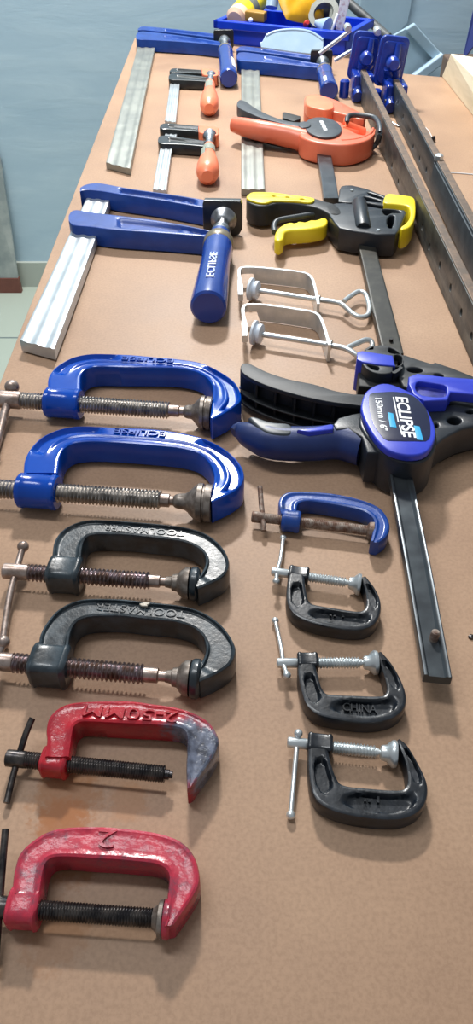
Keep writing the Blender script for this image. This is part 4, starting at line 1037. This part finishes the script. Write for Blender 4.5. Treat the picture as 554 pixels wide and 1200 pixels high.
# milky semicircular lid leaning on the crate front
lid = thing('container_lid', 'milky half-round plastic lid leaning against the front of the blue crate', 'lid', tuple(U(340, 68)))
YL = U(340, 67).y
def lidpts(k=1.0, dy=0):
    base = [(304,50.5),(307,50),(311,42),(320,37.5),(335,35),(350,35),(364,37.5),(374,43),(379,47),(378,66),(340,62),(306,57)]
    cx, cy = 341, 51
    return [WP(cx+(x-cx)*k, cy+(y-cy)*k, YL + (62-y)*.0012 - dy) for x, y in base]
slab('lid_sheet', lidpts(), .004, LIDM, None, None, .0015, lid)
rim = cr(lidpts(.97, .003)[2:9], 30); link('lid_rim', tube_me(rim, .0035, 10), LIDM, lid)
inner = cr(lidpts(.86, .003)[2:9], 30); link('lid_ridge', tube_me(inner, .0014, 10), LIDM, lid)

# grey sheets, box behind table
YS = 2.24
fr = thing('storage_lid', 'blue-grey rimmed plastic panel leaning at an angle behind the far table edge', 'lid', (WP(490, 90, YS).x, YS, ZF))
def lean(px, py, base_y=YS): 
    p = WP(px, py, base_y); return p
slab('sheet', [lean(484,27), lean(520,66), lean(483,98), lean(440,70), lean(452,45)], .01, GREYSHEET, None, None, .002, fr)
slab('side_rim', [WP(483,88-3,YS-.03), WP(516,60,YS-.03), WP(521.5,68,YS-.03), WP(483,98,YS-.03), WP(470,100,YS-.03)], .03, GREYRIM, None, None, .003, fr)
slab('top_rim', [WP(473,33,YS-.02), WP(484.5,26,YS-.02), WP(521.5,68,YS-.02), WP(508,70,YS-.02)], .02, GREYSHEET, None, None, .003, fr)
slab('stand', [WP(440,70,YS+.015), WP(500,66,YS+.015), Vector((WP(500,66,YS).x, YS+.015, ZF)), Vector((WP(440,70,YS).x, YS+.015, ZF))], .012, GREYSHEET, None, None, .001, fr)
slab('plastic_sheet', [WP(424,-30,2.325), WP(486,-30,2.325), WP(481,5,2.325), WP(477,26,2.325), WP(464,40,2.325), WP(452,46,2.325), Vector((WP(452,46,2.325).x, 2.325, ZF)), Vector((WP(424,46,2.325).x, 2.325, ZF))][:], .008, GREYSHEET,
     'tall pale blue-grey sheet standing flat against the wall behind the sash clamp heads', 'sheet')
cb = link('carton', box_me((1.02, 2.06, ZF), .62, .16, -ZF - .046), CARD, None, smooth=False)
cb.data.transform(Matrix.Translation((WP(539, 60, 1.98).x + .31 - 1.02, 0, 0))); bevel(cb, .003)
tag(cb, 'brown carton standing on the floor behind the pale timber block', 'carton'); rebase(cb)
bx = WP(543, 60, 2.05)
pf = thing('framed_panel', 'dark blue framed charcoal panel standing on the carton at the far right', 'panel', (bx.x + .15, 2.05, -.046))
slab('frame', [Vector((bx.x, 2.05, -.0458)), Vector((bx.x + .022, 2.05, -.012)), Vector((bx.x + .06, 2.12, .30)), Vector((bx.x + .035, 2.12, .30))], .02, NAVYF, None, None, .001, pf)
slab('panel', [Vector((bx.x + .022, 2.06, -.012)), Vector((bx.x + .35, 2.06, -.012)), Vector((bx.x + .38, 2.13, .30)), Vector((bx.x + .06, 2.13, .30))], .012, DKGREY, None, None, .001, pf)

# leaning board at far left on the floor
YB = 2.29
zb_ = ZF
def fb(px, z): 
    d = ray(px, 600);  # px at that height
    return None
lb = thing('leaning_board', 'grey marbled board with a red-brown foot leaning on the wall at the left', 'board', (WP(5, 338, YB).x, YB, ZF))
MARB = mat('grey_marbled_board', rgb(140, 150, 150), rgb(176, 182, 178), rough=.4, scale=14)
FOOT = mat('red_brown_foot', rgb(120, 72, 60), rgb(104, 60, 50), rough=.5, scale=20)
pr = WP(25, 338, YB).x; pt = WP(0, 187, YB + .03); 
zf1 = WP(24, 326, YB).z
slab('board', [Vector((pr - .35, YB, zf1)), Vector((pr - .004, YB, zf1)), Vector((pt.x, YB + .03, pt.z)), Vector((pt.x - .08, YB + .035, pt.z + .35)), Vector((pr - .35, YB + .035, pt.z + .35))], .012, MARB, None, None, .001, lb)
slab('board_foot', [Vector((pr - .35, YB - .006, ZF)), Vector((pr, YB - .006, ZF)), Vector((pr - .003, YB - .004, zf1)), Vector((pr - .35, YB - .004, zf1))], .02, FOOT, None, None, .001, lb)

# ================================================================ light
def area(name, loc, target, sx, sy, power, col, spread=180):
    l = bpy.data.lights.new(name, 'AREA'); l.shape = 'RECTANGLE'; l.size = sx; l.size_y = sy
    l.energy = power; l.color = col; l.spread = math.radians(spread)
    o = bpy.data.objects.new(name, l); C.objects.link(o); o.location = loc
    o.rotation_euler = (Vector(target)-Vector(loc)).to_track_quat('-Z', 'Y').to_euler()
    return o
area('wall_lamp', (-.12, 2.20, 1.50), (0, .9, 0), .24, .12, 60, (1.0, .97, .93))
area('added_wall_fill', (-.6, .75, 1.85), (-.3, 2.3, .1), 1.2, .4, 33, (.95, .98, 1.0))  # added overhead fill, aimed back to brighten the wall and front faces
wd = bpy.data.worlds.new('room'); bpy.context.scene.world = wd; wd.use_nodes = True
bg = wd.node_tree.nodes['Background']; bg.inputs[0].default_value = (.86, .93, 1.0, 1); bg.inputs[1].default_value = .36

# ================================================================ camera
cam = bpy.data.cameras.new('camera'); co = bpy.data.objects.new('camera', cam); C.objects.link(co)
co.location = (0, 0, H); co.rotation_euler = (math.pi/2 - PITCH, 0, 0)
cam.sensor_fit = 'VERTICAL'; cam.sensor_height = 36; cam.lens = F/1200*36; cam.clip_start = .01; cam.clip_end = 50
sc = bpy.context.scene; sc.camera = co
sc.view_settings.view_transform = 'Standard'; sc.view_settings.look = 'None'
sc.view_settings.exposure = -0.13; sc.view_settings.gamma = 1; sc.view_settings.use_curve_mapping = False
